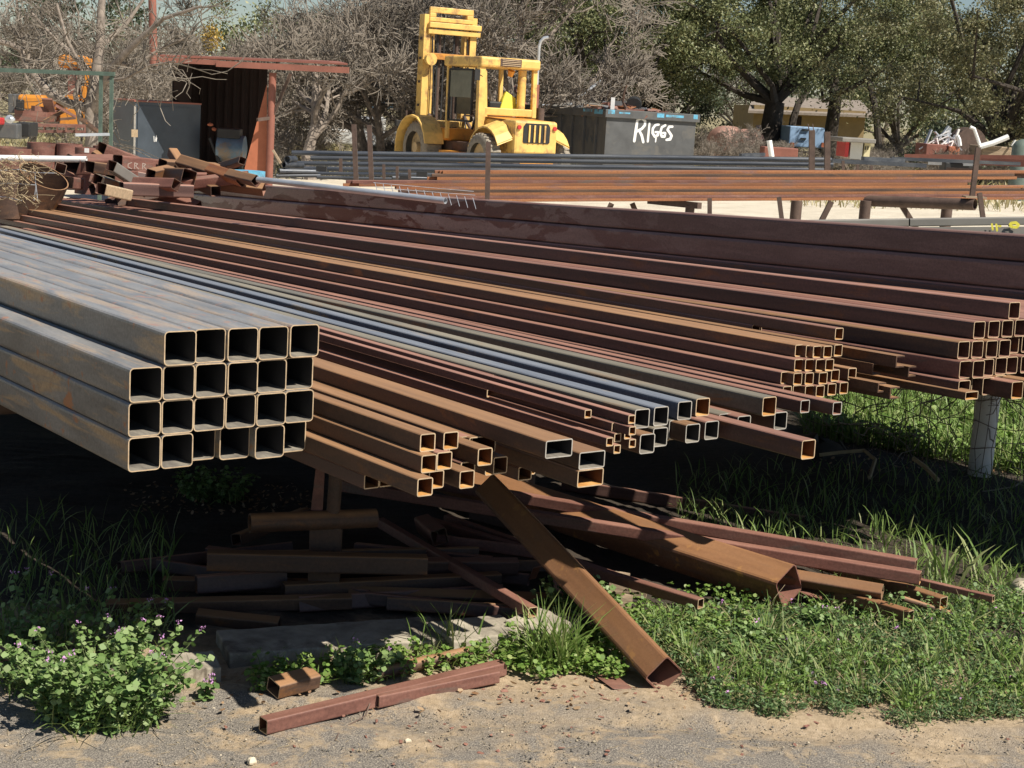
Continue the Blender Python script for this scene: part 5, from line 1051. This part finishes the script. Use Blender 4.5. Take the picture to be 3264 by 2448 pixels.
def weedstems(P, hmin, hmax, step, lsize, lean=.5, centre=None):
    """stems with whorls of leaves; returns leaf centres, leaf normals, sizes, stem polylines, tips"""
    C, N_, S, ST, TP = [], [], [], [], []
    for p in P:
        h = random.uniform(hmin, hmax); a = random.uniform(0, 6.28); l = random.uniform(.05, lean)
        d = Vector((math.cos(a), math.sin(a), 0))
        if centre is not None:
            o = Vector((p[0]-centre[0], p[1]-centre[1], 0)); d = (d*.4+o*6).normalized() if o.length > 1e-3 else d; l = min(o.length*3+.1, lean+.3)
        base = Vector(p); prev = base; k = max(2, int(h/step)); pl_ = [base]
        for i in range(1, k+1):
            t = i/k; q = base+d*(l*h*t*t)+Vector((random.uniform(-.003, .003), random.uniform(-.003, .003), h*t*(1-.25*l*t))); pl_.append(q)
            for j in range(4 if i == k else 3):
                b_ = random.uniform(0, 6.28); rr = lsize*random.uniform(.7, 1.5)*(1.1 if i == k else 1); dd = Vector((math.cos(b_), math.sin(b_), random.uniform(-.1, .4)))
                C.append(q+dd*rr*1.1); N_.append(Vector((math.cos(b_)*.4, math.sin(b_)*.4, 1))); S.append(rr)
        ST.append(pl_); TP.append(pl_[-1])
    return np.array([tuple(c) for c in C]), np.array([tuple(c) for c in N_]), np.array(S), ST, TP
def stemmesh(ST, r=.0015):
    m_ = MB()
    for pl_ in ST: m_.path(pl_, r, 3)
    return m_
def stuff(o, label): return tag(o, label, None, None, 'stuff')
cat_ = lambda L: (np.concatenate([l[0] for l in L]), np.concatenate([l[1]+o for l, o in zip(L, np.cumsum([0]+[len(l[0]) for l in L[:-1]]))]))
# --- big flowering weed at the lower left
def flowering_weed(u, v, rad, n, h0, h1, label, nfl=14, g=True):
    c = gp(u, v); e = empty('flowering_weed', c, 0, label, 'weed')
    P = []
    for _ in range(n):
        a, r = random.uniform(0, 6.28), rad*math.sqrt(random.random()); P.append((c.x+r*math.cos(a)*1.25, c.y+r*math.sin(a)*.8, c.z-.01))
    C, N_, S, ST, TP = weedstems(P, h0, h1, .021, .0088, .7, (c.x, c.y))
    V, F = leaves(C, S, N_, 8); tag(Wp(link('leaves', npmesh('leaves', V, F, M['henbit']), e), e), kind='stuff')
    tag(Wp(stemmesh(ST, .0016).obj('stems', [M['stem']], e), e), kind='stuff')
    TP.sort(key=lambda q: -q.z); fl = np.array([tuple(q+Vector((random.gauss(0, .006), random.gauss(0, .006), .008+random.random()*.014))) for q in TP[:nfl] for _ in range(9)])
    if nfl: V, F = leaves(fl, .0042, None, 4, .6); tag(Wp(link('flowers', npmesh('flowers', V, F, M['flower']), e), e), kind='stuff')
    if g:
        Pg = np.array(P)[:max(30, n//2)]; Pg = np.concatenate([Pg+rng.normal(0, .03, Pg.shape)*[1, 1, 0] for _ in range(3)]); V, F = blades(Pg, .06, h1*.7, .0028, .9); tag(Wp(link('grass_blades', npmesh('grass_blades', V, F, M['grass']), e), e), kind='stuff')
flowering_weed(325, 2300, .14, 175, .10, .30, 'big sunlit clump of lobed weed with purple flowers at the lower left', 15)
flowering_weed(300, 2110, .13, 26, .14, .24, 'taller flowering weed in the shade behind the big sunlit clump', 8)
flowering_weed(640, 2230, .03, 8, .03, .09, 'tiny flowering weed right of the big clump', 3, False)
flowering_weed(120, 2190, .09, 40, .05, .14, 'small weed left of the big flowering clump', 1)
flowering_weed(1150, 2165, .07, 34, .05, .13, 'grey-green lobed weed leaning on the rusty round pipe', 2)
flowering_weed(30, 2060, .15, 22, .12, .26, 'dark weed standing in shade at the left edge', 4)
flowering_weed(1830, 1990, .09, 60, .07, .19, 'bright green leafy weed right beside the leaning tube', 0)
flowering_weed(2400, 2060, .05, 26, .04, .10, 'leafy weed with ferny leaves in front of the biggest tube', 1)
flowering_weed(2620, 2010, .05, 26, .04, .11, 'leafy weed growing up at the end of the biggest tube', 2)
flowering_weed(670, 1590, .12, 70, .06, .16, 'bright sunlit weed clump seen just below the front stack', 0)
# --- masses of weeds and grass
def mass(name, label, P, hmin, hmax, step, ls, mat, k=6, lean=.6, extra=None):
    C, N_, S, ST, TP = weedstems(P, hmin, hmax, step, ls, lean); V, F = leaves(C, S, N_, k); stuff(link(name, npmesh(name, V, F, M[mat])), label); return TP
lin = lambda x0_, y0_, x1_, y1_: (lambda u: y0_+(y1_-y0_)*(u-x0_)/(x1_-x0_))
edge = lambda u: float(np.interp(u, [1990, 2120, 2200, 2290, 2400, 2700, 3264], [2070, 2090, 2170, 2235, 2255, 2262, 2300]))+16*math.sin(u*.031)+12*math.sin(u*.011+1)
def patchy(P, thr): return P[np.sin(P[:, 0]*7.3+2*np.sin(P[:, 1]*9))+np.sin(P[:, 1]*15+P[:, 0]*6.1)+rng.normal(0, .4, len(P)) > thr]
Pr = patchy(sample_px(1500, 1990, 3330, lin(2000, 1990, 3264, 1975), edge, 1.2), .1)
tp = mass('leafy_weeds', 'low leafy weeds spreading over the verge at the lower right', Pr, .02, .08, .015, .0052, 'weed', 5)
Pf = sample_px(6500, 2030, 3330, lin(2000, 1970, 3264, 1940), lambda u: edge(u)+24, 1.15)
Pf = Pf[np.sin(Pf[:, 0]*13+np.sin(Pf[:, 1]*17)*2)+np.sin(Pf[:, 1]*21+Pf[:, 0]*5) > -.5]
C = np.repeat(Pf, 9, 0)+rng.normal(0, .013, (len(Pf)*9, 3)); C[:, 2] = np.abs(C[:, 2]-np.repeat(Pf[:, 2], 9))*2.0+np.repeat(Pf[:, 2], 9)+.004
stuff(link('feathery_weeds', npmesh('feathery_weeds', *leaves(C, .0105, np.tile([0, 0, 1.], (len(C), 1)), 4, .3, jitter=1.6), M['feather'])), 'feathery ground weeds matting the verge at the lower right')
P6 = sample_px(34, 2080, 3300, lambda u: 2030, lambda u: edge(u)-10); P6 = np.concatenate([P6+rng.normal(0, .018, P6.shape)*[1, 1, 0] for _ in range(22)]); stuff(link('grass', npmesh('grass', *blades(P6, .06, .17, .0028, .75), M['grass'])), 'tufts of longer grass standing in the weeds at the lower right')
P5 = sample_px(1300, 2600, 3330, lambda u: 1790, lambda u: 1990); stuff(link('grass', npmesh('grass', *blades(P5, .03, .10, .0025, .9), M['grass'])), 'short sunlit grass behind the tube pile at the right')
Ph = sample_px(120, 2150, 3330, lin(2150, 2000, 3264, 1975), lambda u: edge(u)-50); mass('leafy_weeds', 'taller leafy stems standing above the weed mat at the lower right', Ph, .07, .13, .02, .0062, 'henbit', 8)
Pq = sample_px(150, 2100, 3330, lin(2150, 1980, 3264, 1950), edge); m_ = MB()
for p in Pq:
    q = Vector(p); a = random.uniform(0, 6.28); h_ = random.uniform(.04, .13); m_.path([q, q+Vector((math.cos(a)*h_*.2, math.sin(a)*h_*.2, h_*.6)), q+Vector((math.cos(a)*h_*.6, math.sin(a)*h_*.5, h_))], .0011, 3)
stuff(m_.obj('dry_stalks', [M['dry']]), 'dry stalks poking out of the weeds at the lower right')
P1 = patchy(sample_px(2600, 2000, 3330, lin(2000, 1960, 3264, 1900), edge), -.2); stuff(link('grass', npmesh('grass', *blades(P1, .04, .13, .0024, .8), M['grass'])), 'short grass blades among the weeds at the lower right')
fl = P1[rng.integers(0, len(P1), 46)]+[0, 0, .05]; fl = np.repeat(fl, 5, 0)+rng.normal(0, .0035, (len(fl)*5, 3)); stuff(link('pink_flowers', npmesh('pink_flowers', *leaves(fl, .0045), M['flower'])), 'tiny pink flowers dotted over the weeds at the lower right')
Pc = sample_px(420, 1590, 1990, lambda u: 1960, lambda u: 2165+15*math.sin(u*.03)); mass('leafy_weeds', 'low weeds round the foot of the leaning tube', Pc, .02, .085, .016, .0065, 'weed')
Pc = sample_px(260, 1900, 2400, lambda u: 1900, lambda u: 2060+10*math.sin(u*.03)); mass('leafy_weeds', 'weeds between the leaning tube and the biggest tube', Pc, .03, .085, .018, .006, 'weed')
e = empty('grass_tuft', gp(1760, 2130), 0, 'tall grass tuft standing before the pale concrete left of the leaning tube', 'grass tuft')
c = gp(1760, 2130); Pt = np.array([(c.x+random.gauss(0, .05), c.y+random.gauss(0, .03), c.z) for _ in range(190)]); Wp(link('blades', npmesh('blades', *blades(Pt, .1, .30, .0033, .55), M['grass']), e), e)
e = empty('grass_tuft', gp(1420, 2090), 0, 'few tall grass blades before the shaded slab', 'grass tuft')
c = gp(1430, 2090); Pt = np.array([(c.x+random.gauss(0, .05), c.y+random.gauss(0, .02), c.z) for _ in range(34)]); Wp(link('blades', npmesh('blades', *blades(Pt, .08, .26, .003, .5), M['grass']), e), e)
Ps = sample_px(300, 800, 1720, lin(800, 2130, 1700, 2040), lin(800, 2215, 1700, 2125)); mass('leafy_weeds', 'small weeds between the slab and the tubes on the dirt', Ps, .02, .07, .016, .0065, 'weed')
P2 = sample_px(170, 800, 1720, lin(800, 2120, 1700, 2040), lin(800, 2210, 1700, 2125)); stuff(link('grass', npmesh('grass', *blades(P2, .03, .10, .0022, .8), M['grass'])), 'thin grass between the slab and the tubes on the dirt')
# shade grass
P3 = sample_px(600, -80, 560, lin(0, 1620, 600, 1700), lin(0, 2130, 600, 2060)); stuff(link('grass', npmesh('grass', *blades(P3, .05, .18, .003, .7), M['grass'])), 'tall dark grass in the shade at the left')
P3 = sample_px(1500, 2150, 3330, lambda u: 1520, lambda u: 1800); stuff(link('grass', npmesh('grass', *blades(P3, .05, .15, .003, .8), M['grass'])), 'tall dark grass in the shade right of the scrap')
# lit grass behind at right
P4 = sample_px(7500, 2560, 3360, lambda u: 1180, lin(2560, 1400, 3360, 1560)); stuff(link('grass', npmesh('grass', *blades(P4, .07, .24, .005, .7), M['grass'])), 'bright sunlit grass behind the fence wires at the right')
P4 = sample_px(500, 2560, 3360, lambda u: 1260, lin(2560, 1400, 3360, 1560)); mass('leafy_weeds', 'broad-leaved weeds in the sunlit grass at the right', P4, .05, .16, .03, .013, 'weed')
for (u, v, n, h0, h1, lb) in [(3010, 1860, 14, .15, .3, 'broad sunlit grass blades rising right of the tube pile'), (3120, 1850, 10, .12, .28, 'arching sunlit grass blades at the right edge'), (2975, 1850, 6, .1, .25, 'three upright grass blades beside the uppermost pile tubes')]:
    e = empty('grass_tuft', gp(u, v), 0, lb, 'grass tuft'); c = gp(u, v); Pt = np.array([(c.x+random.gauss(0, .05), c.y+random.gauss(0, .03), c.z) for _ in range(n)]); Wp(link('blades', npmesh('blades', *blades(Pt, h0, h1, .006, .8), M['grass']), e), e)
# litter of dead leaves and straw, pebbles
Pd = np.concatenate([sample_px(260, 400, 1000, lambda u: 1540, lambda u: 1640), sample_px(260, 600, 3264, lambda u: 2080, lambda u: 2280), sample_px(200, 2600, 3264, lambda u: 1440, lambda u: 1540)]); Pd[:, 2] += .008
stuff(link('dead_leaves', npmesh('dead_leaves', *leaves(Pd, .011, np.tile([0, 0, 1.], (len(Pd), 1)), 6, .6), M['deadleaf'])), 'dry dead leaves littering the verge')
Pg = sample_px(420, -50, 3320, lambda u: 2150, lambda u: 2450); m_ = MB()
for p in Pg:
    a = random.uniform(0, 3.14); l = random.uniform(.008, .04); q = Vector(p)+Vector((0, 0, .003)); m_.path([q, q+Vector((math.cos(a)*l, math.sin(a)*l, random.uniform(0, .004)))], .0008, 3)
stuff(m_.obj('straw', [M['dry']]), 'bits of straw and twigs strewn over the dirt')
m_ = MB()
for p in np.concatenate([sample_px(70, 1500, 2350, lambda u: 2150, lambda u: 2260), sample_px(60, 700, 3264, lambda u: 2250, lambda u: 2440)]):
    m_.box((p[0], p[1], p[2]+.004), (random.uniform(.006, .022), random.uniform(.004, .012), .002), Matrix.Rotation(random.uniform(0, 3), 3, 'Z') @ Matrix.Rotation(random.uniform(-.4, .4), 3, 'X'), jit=.002)
stuff(m_.obj('rust_flakes', [M['redbrown']]), 'rust flakes and chips scattered on the dirt')
def pebbles(P, smin, smax, name, label, mat):
    n = len(P); base = np.array([(1, 0, 0), (-1, 0, 0), (0, 1, 0), (0, -1, 0), (0, 0, 1), (0, 0, -1), (.6, .6, .5), (-.6, .6, .45)], float)[:6]
    fc = np.array([(0, 2, 4), (2, 1, 4), (1, 3, 4), (3, 0, 4), (2, 0, 5), (1, 2, 5), (3, 1, 5), (0, 3, 5)])
    s_ = rng.uniform(smin, smax, n)[:, None, None]*rng.uniform(.6, 1.2, (n, 6, 1)); V = base[None]*s_*[1, 1, .6]; a = rng.uniform(0, 6.28, n)
    R = np.stack([np.stack([np.cos(a), -np.sin(a), 0*a], 1), np.stack([np.sin(a), np.cos(a), 0*a], 1), np.stack([0*a, 0*a, 1+0*a], 1)], 1); V = np.einsum('nij,nkj->nki', R, V)+P[:, None, :]
    F = (np.arange(n)*6)[:, None, None]+fc[None]; stuff(link(name, npmesh(name, V.reshape(-1, 3), F.reshape(-1, 3), M[mat])), label)
M['pebble'] = leafmat('mixed_pebbles', [(.06, .06, .06), (.16, .145, .12), (.30, .25, .17), (.5, .43, .32)], 0, .9)
pebbles(sample_px(5200, -60, 3330, lambda u: 2190, lambda u: 2500), .0012, .0042, 'gravel', 'loose fine gravel over the worn road edge', 'pebble')
pebbles(sample_px(420, -60, 3330, lambda u: 2180, lambda u: 2480), .003, .008, 'gravel', 'scattered coarser pebbles over the worn road edge', 'pebble')

# wire fence with vines before the white post
wf_ = empty('wire_fence', gp(2900, 1505), 0, 'sagging dark wire fence with dead vines across the grass at the right', 'fence')
m_ = MB(); A_, B_ = gp(2560, 1420), gp(3420, 1575)
for zz_ in (.04, .16, .30, .44): m_.path([A_.lerp(B_, t/14)+Vector((0, 0, zz_+.02*math.sin(t*1.7+zz_*20))) for t in range(15)], .0028, 4)
for k in range(34):
    p = A_.lerp(B_, (k+.3)/34); m_.path([p+Vector((random.gauss(0, .01), 0, z_)) for z_ in (.02, .16, .3, .44, .55)], .0022, 4)
Wp(m_.obj('wire', [M['wire']], wf_), wf_)
m_ = MB()
for k in range(95):
    t = random.random(); p = A_.lerp(B_, t)+Vector((0, random.gauss(0, .06), random.uniform(0, .5))); pts = [p]; dd = Vector((random.uniform(-1, 1), random.uniform(-.3, .3), random.uniform(-.6, .9)))*.07
    for j in range(4): pts.append(pts[-1]+dd+Vector((random.gauss(0, .03), random.gauss(0, .02), random.gauss(0, .03))))
    m_.path(pts, random.choice([.002, .003, .004]), 3)
Wp(m_.obj('dead_vines', [M['twig']], wf_), wf_)
# ------------------------------------------------------------------ trees
def bare_mesh(seed, H, spread=.55, levels=5, r0=None, gnarl=.18, kids=(3, 5), tw=.011):
    rr = random.Random(seed); wood = MB(); tw_ = MB(); r0 = r0 or H*.022
    def grow(p, d, L, r, lv):
        n = 4 if lv < 3 else 3; pts = [p]; dd = d.copy()
        for i in range(n):
            dd = (dd+Vector((rr.gauss(0, gnarl), rr.gauss(0, gnarl), rr.gauss(.03, gnarl*.7)))).normalized(); pts.append(pts[-1]+dd*L/n)
        rs = [max(r*(1-.45*i/n), tw) for i in range(n+1)]
        (wood if lv < 3 else tw_).path(pts, rs, 7 if lv < 2 else (5 if lv < 3 else 3))
        if lv >= levels: return
        k = rr.randint(*kids)+(1 if lv > 1 else 0)
        for j in range(k):
            t = rr.uniform(.35, 1) if lv else rr.uniform(.3, 1); i = min(int(t*n), n-1); q = pts[i].lerp(pts[i+1], t*n-i)
            ax = dd.orthogonal().normalized(); ax.rotate(Matrix.Rotation(rr.uniform(0, 6.28), 3, dd)); nd = (dd+ax*rr.uniform(spread, spread*1.9)).normalized()
            grow(q, nd, L*rr.uniform(.5, .78), rs[i]*rr.uniform(.45, .65), lv+1)
    grow(Vector((0, 0, -.2)), Vector((rr.gauss(0, .08), rr.gauss(0, .08), 1)).normalized(), H*.42, r0, 0)
    return wood, tw_
bare = []
for i, (sd, H, sp) in enumerate([(1, 8, .5), (5, 7, .75), (9, 9, .6), (14, 6.5, .8)]):
    w_, t_ = bare_mesh(sd, H, sp); bare.append((w_.mesh('trunk', M['bark2'], True), t_.mesh('twigs', M['twig'])))
def put_bare(var, x, y, s_, rz, label, group, name='bare_tree', cat='tree', mats=None):
    z_ = G(x, y); e = empty(name, (x, y, z_), rz, label, cat, group); e.scale = (s_, s_, s_*random.uniform(.9, 1.1))
    for nm, me in zip(('trunk', 'twigs'), bare[var]): o = link(nm, me, e)
    return e
gT1 = 'bare trees of the thicket behind the yard'
desc = ['bare thorny tree in the thicket behind the shed', 'leafless twiggy tree of the thicket behind the machines']
rnd = random.Random(21)
def zone(u): return ['at the left edge', 'behind the orange machine', 'behind the shed', 'right of the shed', 'left of the forklift', 'behind the forklift', 'behind the dumpster', 'behind the ochre house', 'behind the kiosk', 'at the right edge'][int(np.searchsorted([150, 450, 850, 1100, 1350, 1700, 2300, 2700, 3000], u))]
for i in range(34):
    Y = rnd.uniform(40, 72); u = rnd.uniform(-150, 1720) if i < 29 else rnd.uniform(1500, 2000); X = (u-1632)/5000*Y
    put_bare(rnd.randrange(4), X, Y, rnd.uniform(.75, 1.15), rnd.uniform(0, 6.28), f'bare grey tree tangled in the thicket {zone(u)}', gT1)
for i in range(12):
    Y = rnd.uniform(85, 120); u = rnd.uniform(-200, 3400); X = (u-1632)/5000*Y
    put_bare(rnd.randrange(4), X, Y, rnd.uniform(1.1, 1.6), rnd.uniform(0, 6.28), f'tall bare tree far back on the horizon {zone(u)}', 'bare trees on the horizon')
gB2 = 'leafless brush along the back of the yard'
for i in range(60):
    Y = rnd.uniform(40, 62); u = rnd.choice([rnd.uniform(-100, 1300), rnd.uniform(2150, 3300), rnd.uniform(2150, 3300)]); X = (u-1632)/5000*Y
    put_bare(rnd.choice([1, 3]), X, Y, rnd.uniform(.2, .36), rnd.uniform(0, 6.28), f'low leafless bush at the back of the yard {zone(u)}', gB2, 'bare_bush', 'bush')
# the big forked tree at the left, in front of the orange machine
w_ = MB(); t_ = MB(); rr = random.Random(3); Yt = 26
def lp(l, Y=Yt): return [aty(u, v, Y+dy) for u, v, dy in l]
limbs = [([(300, 520, 0), (296, 420, 0), (290, 340, 0), (305, 250, .1), (318, 150, .2), (322, 40, .3), (330, -60, .4)], .14, .05), ([(296, 360, 0), (330, 260, -.2), (370, 200, -.4), (440, 130, -.6), (520, 60, -.8), (640, 20, -1)], .09, .02),
         ([(290, 345, 0), (220, 330, .2), (160, 300, .3), (110, 240, .4), (80, 200, .5), (70, 160, .5), (30, 140, .5), (-60, 120, .5)], .085, .04), ([(85, 205, .5), (90, 170, .5), (60, 80, .5), (50, -40, .4)], .05, .02),
         ([(305, 250, .1), (250, 190, .3), (170, 120, .6), (100, 40, .9)], .06, .02), ([(318, 150, .2), (400, 80, .5), (470, -20, .7)], .05, .02), ([(262, 420, 0), (240, 300, 0), (262, 220, 0), (210, 120, 0), (180, 10, 0)], .05, .02),
         ([(330, 260, -.2), (400, 250, -.5), (470, 210, -.6), (560, 195, -.8)], .035, .012), ([(370, 200, -.4), (430, 210, -.3), (520, 150, -.3), (620, 110, -.3)], .035, .012)]
for l, ra, rb_ in limbs:
    P = lp(l); n = len(P); w_.path(P, [ra+(rb_-ra)*i/(n-1) for i in range(n)], 9)
    for _ in range(15):
        i = rr.randrange(1, n); p = P[i-1].lerp(P[i], rr.random()); d = Vector((rr.gauss(0, 1), rr.gauss(0, .6), rr.gauss(.3, .8))).normalized(); L = rr.uniform(.4, 1.3)
        pts = [p]
        for j in range(4): d = (d+Vector((rr.gauss(0, .25), rr.gauss(0, .25), rr.gauss(0, .25)))).normalized(); pts.append(pts[-1]+d*L/4)
        t_.path(pts, [.014, .012, .01, .008, .006], 3)
        for k in range(4):
            q = pts[rr.randrange(1, 5)]; d2 = (d+Vector((rr.gauss(0, .8), rr.gauss(0, .8), rr.gauss(0, .8)))).normalized(); t_.path([q, q+d2*L*.25, q+(d2+Vector((rr.gauss(0, .3), 0, rr.gauss(0, .3))))*L*.4], [.007, .006, .005], 3)
bt_ = empty('bare_tree', aty(300, 520, Yt), 0, 'big forked bare tree with pale bark in front of the orange machine', 'tree'); Wp(w_.obj('trunk', [M['bark2']], bt_, True), bt_); Wp(t_.obj('twigs', [M['twig']], bt_), bt_)
# clumps of golden leaves and mistletoe-like green in the thicket
for (u, v, Y, r_, n, mt, lb) in [(675, 118, 42, .28, 500, 'goldleaf', 'small clump of golden leaves hanging in the bare thicket above the shed'), (700, 12, 42, .4, 500, 'oak', 'green leaf clump high in the bare thicket above the shed'), (380, 95, 40, .3, 260, 'oak', 'small green clump in the bare branches left of the maroon pole'),
                                 (960, 205, 45, .5, 400, 'oak', 'green leafy bit under the shed roof end'), (1240, 130, 50, .5, 500, 'oak2', 'olive green leaf clump left of the forklift mast')]:
    c = np.array(tuple(aty(u, v, Y))); C = c+rng.normal(0, 1, (n, 3))*[r_*.5, r_*.5, r_*.6]; stuff(link('leaf_clump', npmesh('leaf_clump', *leaves(C, .04, aspect=.6), M[mt])), lb)
# live oaks
def oak_mesh(seed, R0, H0, H1, nclump, per, size, cr=.42, flat=1., droop=0.):
    rg = np.random.default_rng(seed); a = rg.uniform(0, 2*np.pi, nclump); ph = rg.uniform(-1, 1, nclump); rad = rg.uniform(.45, 1, nclump)**.6
    lump = 1+.22*np.sin(3*a+seed)+.15*np.sin(5*a+ph*4)
    s_ = np.sqrt(1-ph*ph); c = np.stack([R0*rad*s_*np.cos(a)*lump, R0*rad*s_*np.sin(a)*lump, (H0+H1)/2+(H1-H0)/2*ph*rad*flat], 1)
    c[:, 2] -= droop*(np.hypot(c[:, 0], c[:, 1])/R0)**2
    crs = cr*rg.uniform(.6, 1.5, nclump); C = np.repeat(c, per, 0)+rg.normal(0, 1, (nclump*per, 3))*np.repeat(crs, per)[:, None]*[.62, .62, .42]
    V, F = leaves(C, size, None, 4, .55, rg); return V, F, c
def make_oak(name, X, Y, R0, H0, H1, ncl, per, size, mat, label, tr, seed, droop=0., group=None, trunkpts=None, cr=.42, bark='bark'):
    e = empty(name, (X, Y, G(X, Y)), 0, label, 'tree', group); V, F, c = oak_mesh(seed, R0, H0, H1, ncl, per, size, cr, 1, droop)
    o = link('crown', npmesh('crown', V, F, M[mat]), e); rr = random.Random(seed); w_ = MB()
    base = Vector((0, 0, -.3)); fork = Vector((rr.uniform(-.3, .3), rr.uniform(-.3, .3), H0*.75)); w_.path([base, base.lerp(fork, .4)+Vector((rr.gauss(0, .08), 0, 0)), fork], [tr*1.25, tr, tr*.85], 10)
    for k in range(12):
        t = c[rr.randrange(len(c))]; t = Vector(t); m1 = fork.lerp(t, .35)+Vector((rr.gauss(0, .4), rr.gauss(0, .4), rr.gauss(.1, .3))); m2 = fork.lerp(t, .7)+Vector((rr.gauss(0, .4), rr.gauss(0, .4), rr.gauss(.1, .3)))
        w_.path([fork, m1, m2, t], [tr*.42, tr*.25, tr*.13, .02], 6)
        for j in range(3): q = m2.lerp(t, rr.random()); w_.path([q, q+Vector((rr.gauss(0, .6), rr.gauss(0, .6), rr.gauss(0, .4)))], [.04, .015], 4)
    w_.obj('trunk', [M[bark]], e, True); return e
make_oak('live_oak', 8.55, 57, 5.6, 3.1, 10.5, 190, 330, .058, 'oak', 'broad live oak with a thick dark trunk just right of the dumpster', .42, 2, 1.1)
make_oak('live_oak', 4.2, 60, 5.6, 2.0, 10, 190, 330, .06, 'oak', 'green live oak whose crown hangs behind the dumpster', .28, 4, 1.2)
make_oak('live_oak', 1.9, 55, 4.4, 2.6, 10, 150, 300, .056, 'oak', 'grey-green live oak standing between the forklift exhaust and the dumpster', .24, 15, 1.0)
make_oak('live_oak', 14.4, 49, 4.5, 1.8, 9.5, 180, 330, .052, 'oak2', 'olive-green live oak with drooping branches above the white scrap', .35, 6, 2.0)
make_oak('live_oak', 18.6, 54, 4.8, 1.4, 9, 160, 330, .056, 'oak2', 'yellow-green live oak at the right edge', .35, 8, 1.2)
make_oak('live_oak', 12.6, 66, 4.4, 3.6, 10, 130, 300, .065, 'oak', 'dark live oak with twin thin trunks behind the kiosk', .3, 10, .8)
make_oak('live_oak', 1.6, 74, 5.2, 2.6, 10.5, 110, 280, .07, 'oakdark', 'thin dark evergreen right of the forklift mast', .28, 12, .8)
for k, (x, y, r_, h0, h1, s_) in enumerate([(-3, 98, 6, 1.5, 10, 21), (9, 105, 7, 1, 8, 22), (22, 95, 6, .5, 9, 23), (30, 110, 7, .5, 10, 24), (-16, 104, 6, .8, 8, 25), (-26, 96, 6, 1, 8, 26), (16, 118, 7, .6, 9, 27)]):
    make_oak('far_tree', x, y, r_, h0, h1, 60, 150, .13, 'oakdark' if k % 2 else 'oak', f'dark evergreen far back on the horizon {zone(1632+5000*x/y)}', .3, s_, .5, 'far evergreens beyond the yard', cr=.8)
for (x, y, r_, h1, s_, mt, lb) in [(12.2, 46, 1.1, 1.9, 31, 'oakdark', 'round dark bush between the blue trailer and the kiosk'), (15.6, 48, 1.5, 2.3, 32, 'oak2', 'olive bush beside the rusty bin'), (17.6, 52, 1.6, 2.6, 33, 'oak', 'green bush behind the grey crate'), (6.2, 60, 1.6, 2.2, 34, 'oakdark', 'dark bush right behind the dumpster'), (-9.5, 60, 1.6, 2.4, 35, 'oak2', 'olive bush behind the parked trucks')]:
    V, F, c = oak_mesh(s_, r_, .1, h1, 50, 90, .05, .3); e = empty('leafy_bush', (x, y, G(x, y)), 0, lb, 'bush'); link('foliage', npmesh('foliage', V, F, M[mt]), e)
    w_ = MB(); [w_.path([(0, 0, -.1), tuple(c[j]*[.5, .5, .6]), tuple(c[j])], [.05, .03, .015], 4) for j in range(8)]; w_.obj('stems', [M['bark']], e)
# two slim crooked oak trunks right of the thick one
for l, r_, lb in (([(2515, 470, 0), (2528, 380, 0), (2545, 330, .3), (2575, 290, .5), (2565, 230, .7), (2600, 170, 1)], .16, 'slim crooked dark tree leaning left before the ochre house'), ([(2800, 470, 0), (2795, 380, 0), (2780, 300, .4), (2760, 220, 1), (2700, 120, 1.5)], .15, 'slim dark leaning trunk behind the kiosk')):
    P = [aty(u, v, 62+d_) for u, v, d_ in l]; e = empty('slim_tree', P[0], 0, lb, 'tree'); m_ = MB().path(P, [r_, r_*.9, r_*.8, r_*.65, r_*.5, .05][:len(P)], 8)
    if len(P) == 6: m_.path([P[3], aty(2520, 250, 62), aty(2500, 180, 62)], [r_*.5, r_*.35, .04], 6)
    Wp(m_.obj('trunk', [M['bark']], e, True), e)
    C = np.concatenate([np.array(tuple(P[-1]))+rng.normal(0, 1, (900, 3))*[1.0, .8, .6], np.array(tuple(P[-2]))+rng.normal(0, 1, (300, 3))*[.8, .6, .4]]); Wp(link('crown', npmesh('crown', *leaves(C, .08, aspect=.55), M['oakdark']), e), e)
# dry grass field at the back
n = 26000; Yg = rng.uniform(34, 75, n); Xg = rng.uniform(-.36, .38, n)*Yg; Pg = np.stack([Xg, Yg, gz(Xg, Yg)], 1); Pg = Pg[(Yg > 41) | (Xg > 6) | (Xg < -9)]
stuff(link('dry_grass', npmesh('dry_grass', *blades(Pg, .1, .38, .016, .6), M['drygrass'])), 'dry pale grass along the back of the yard')
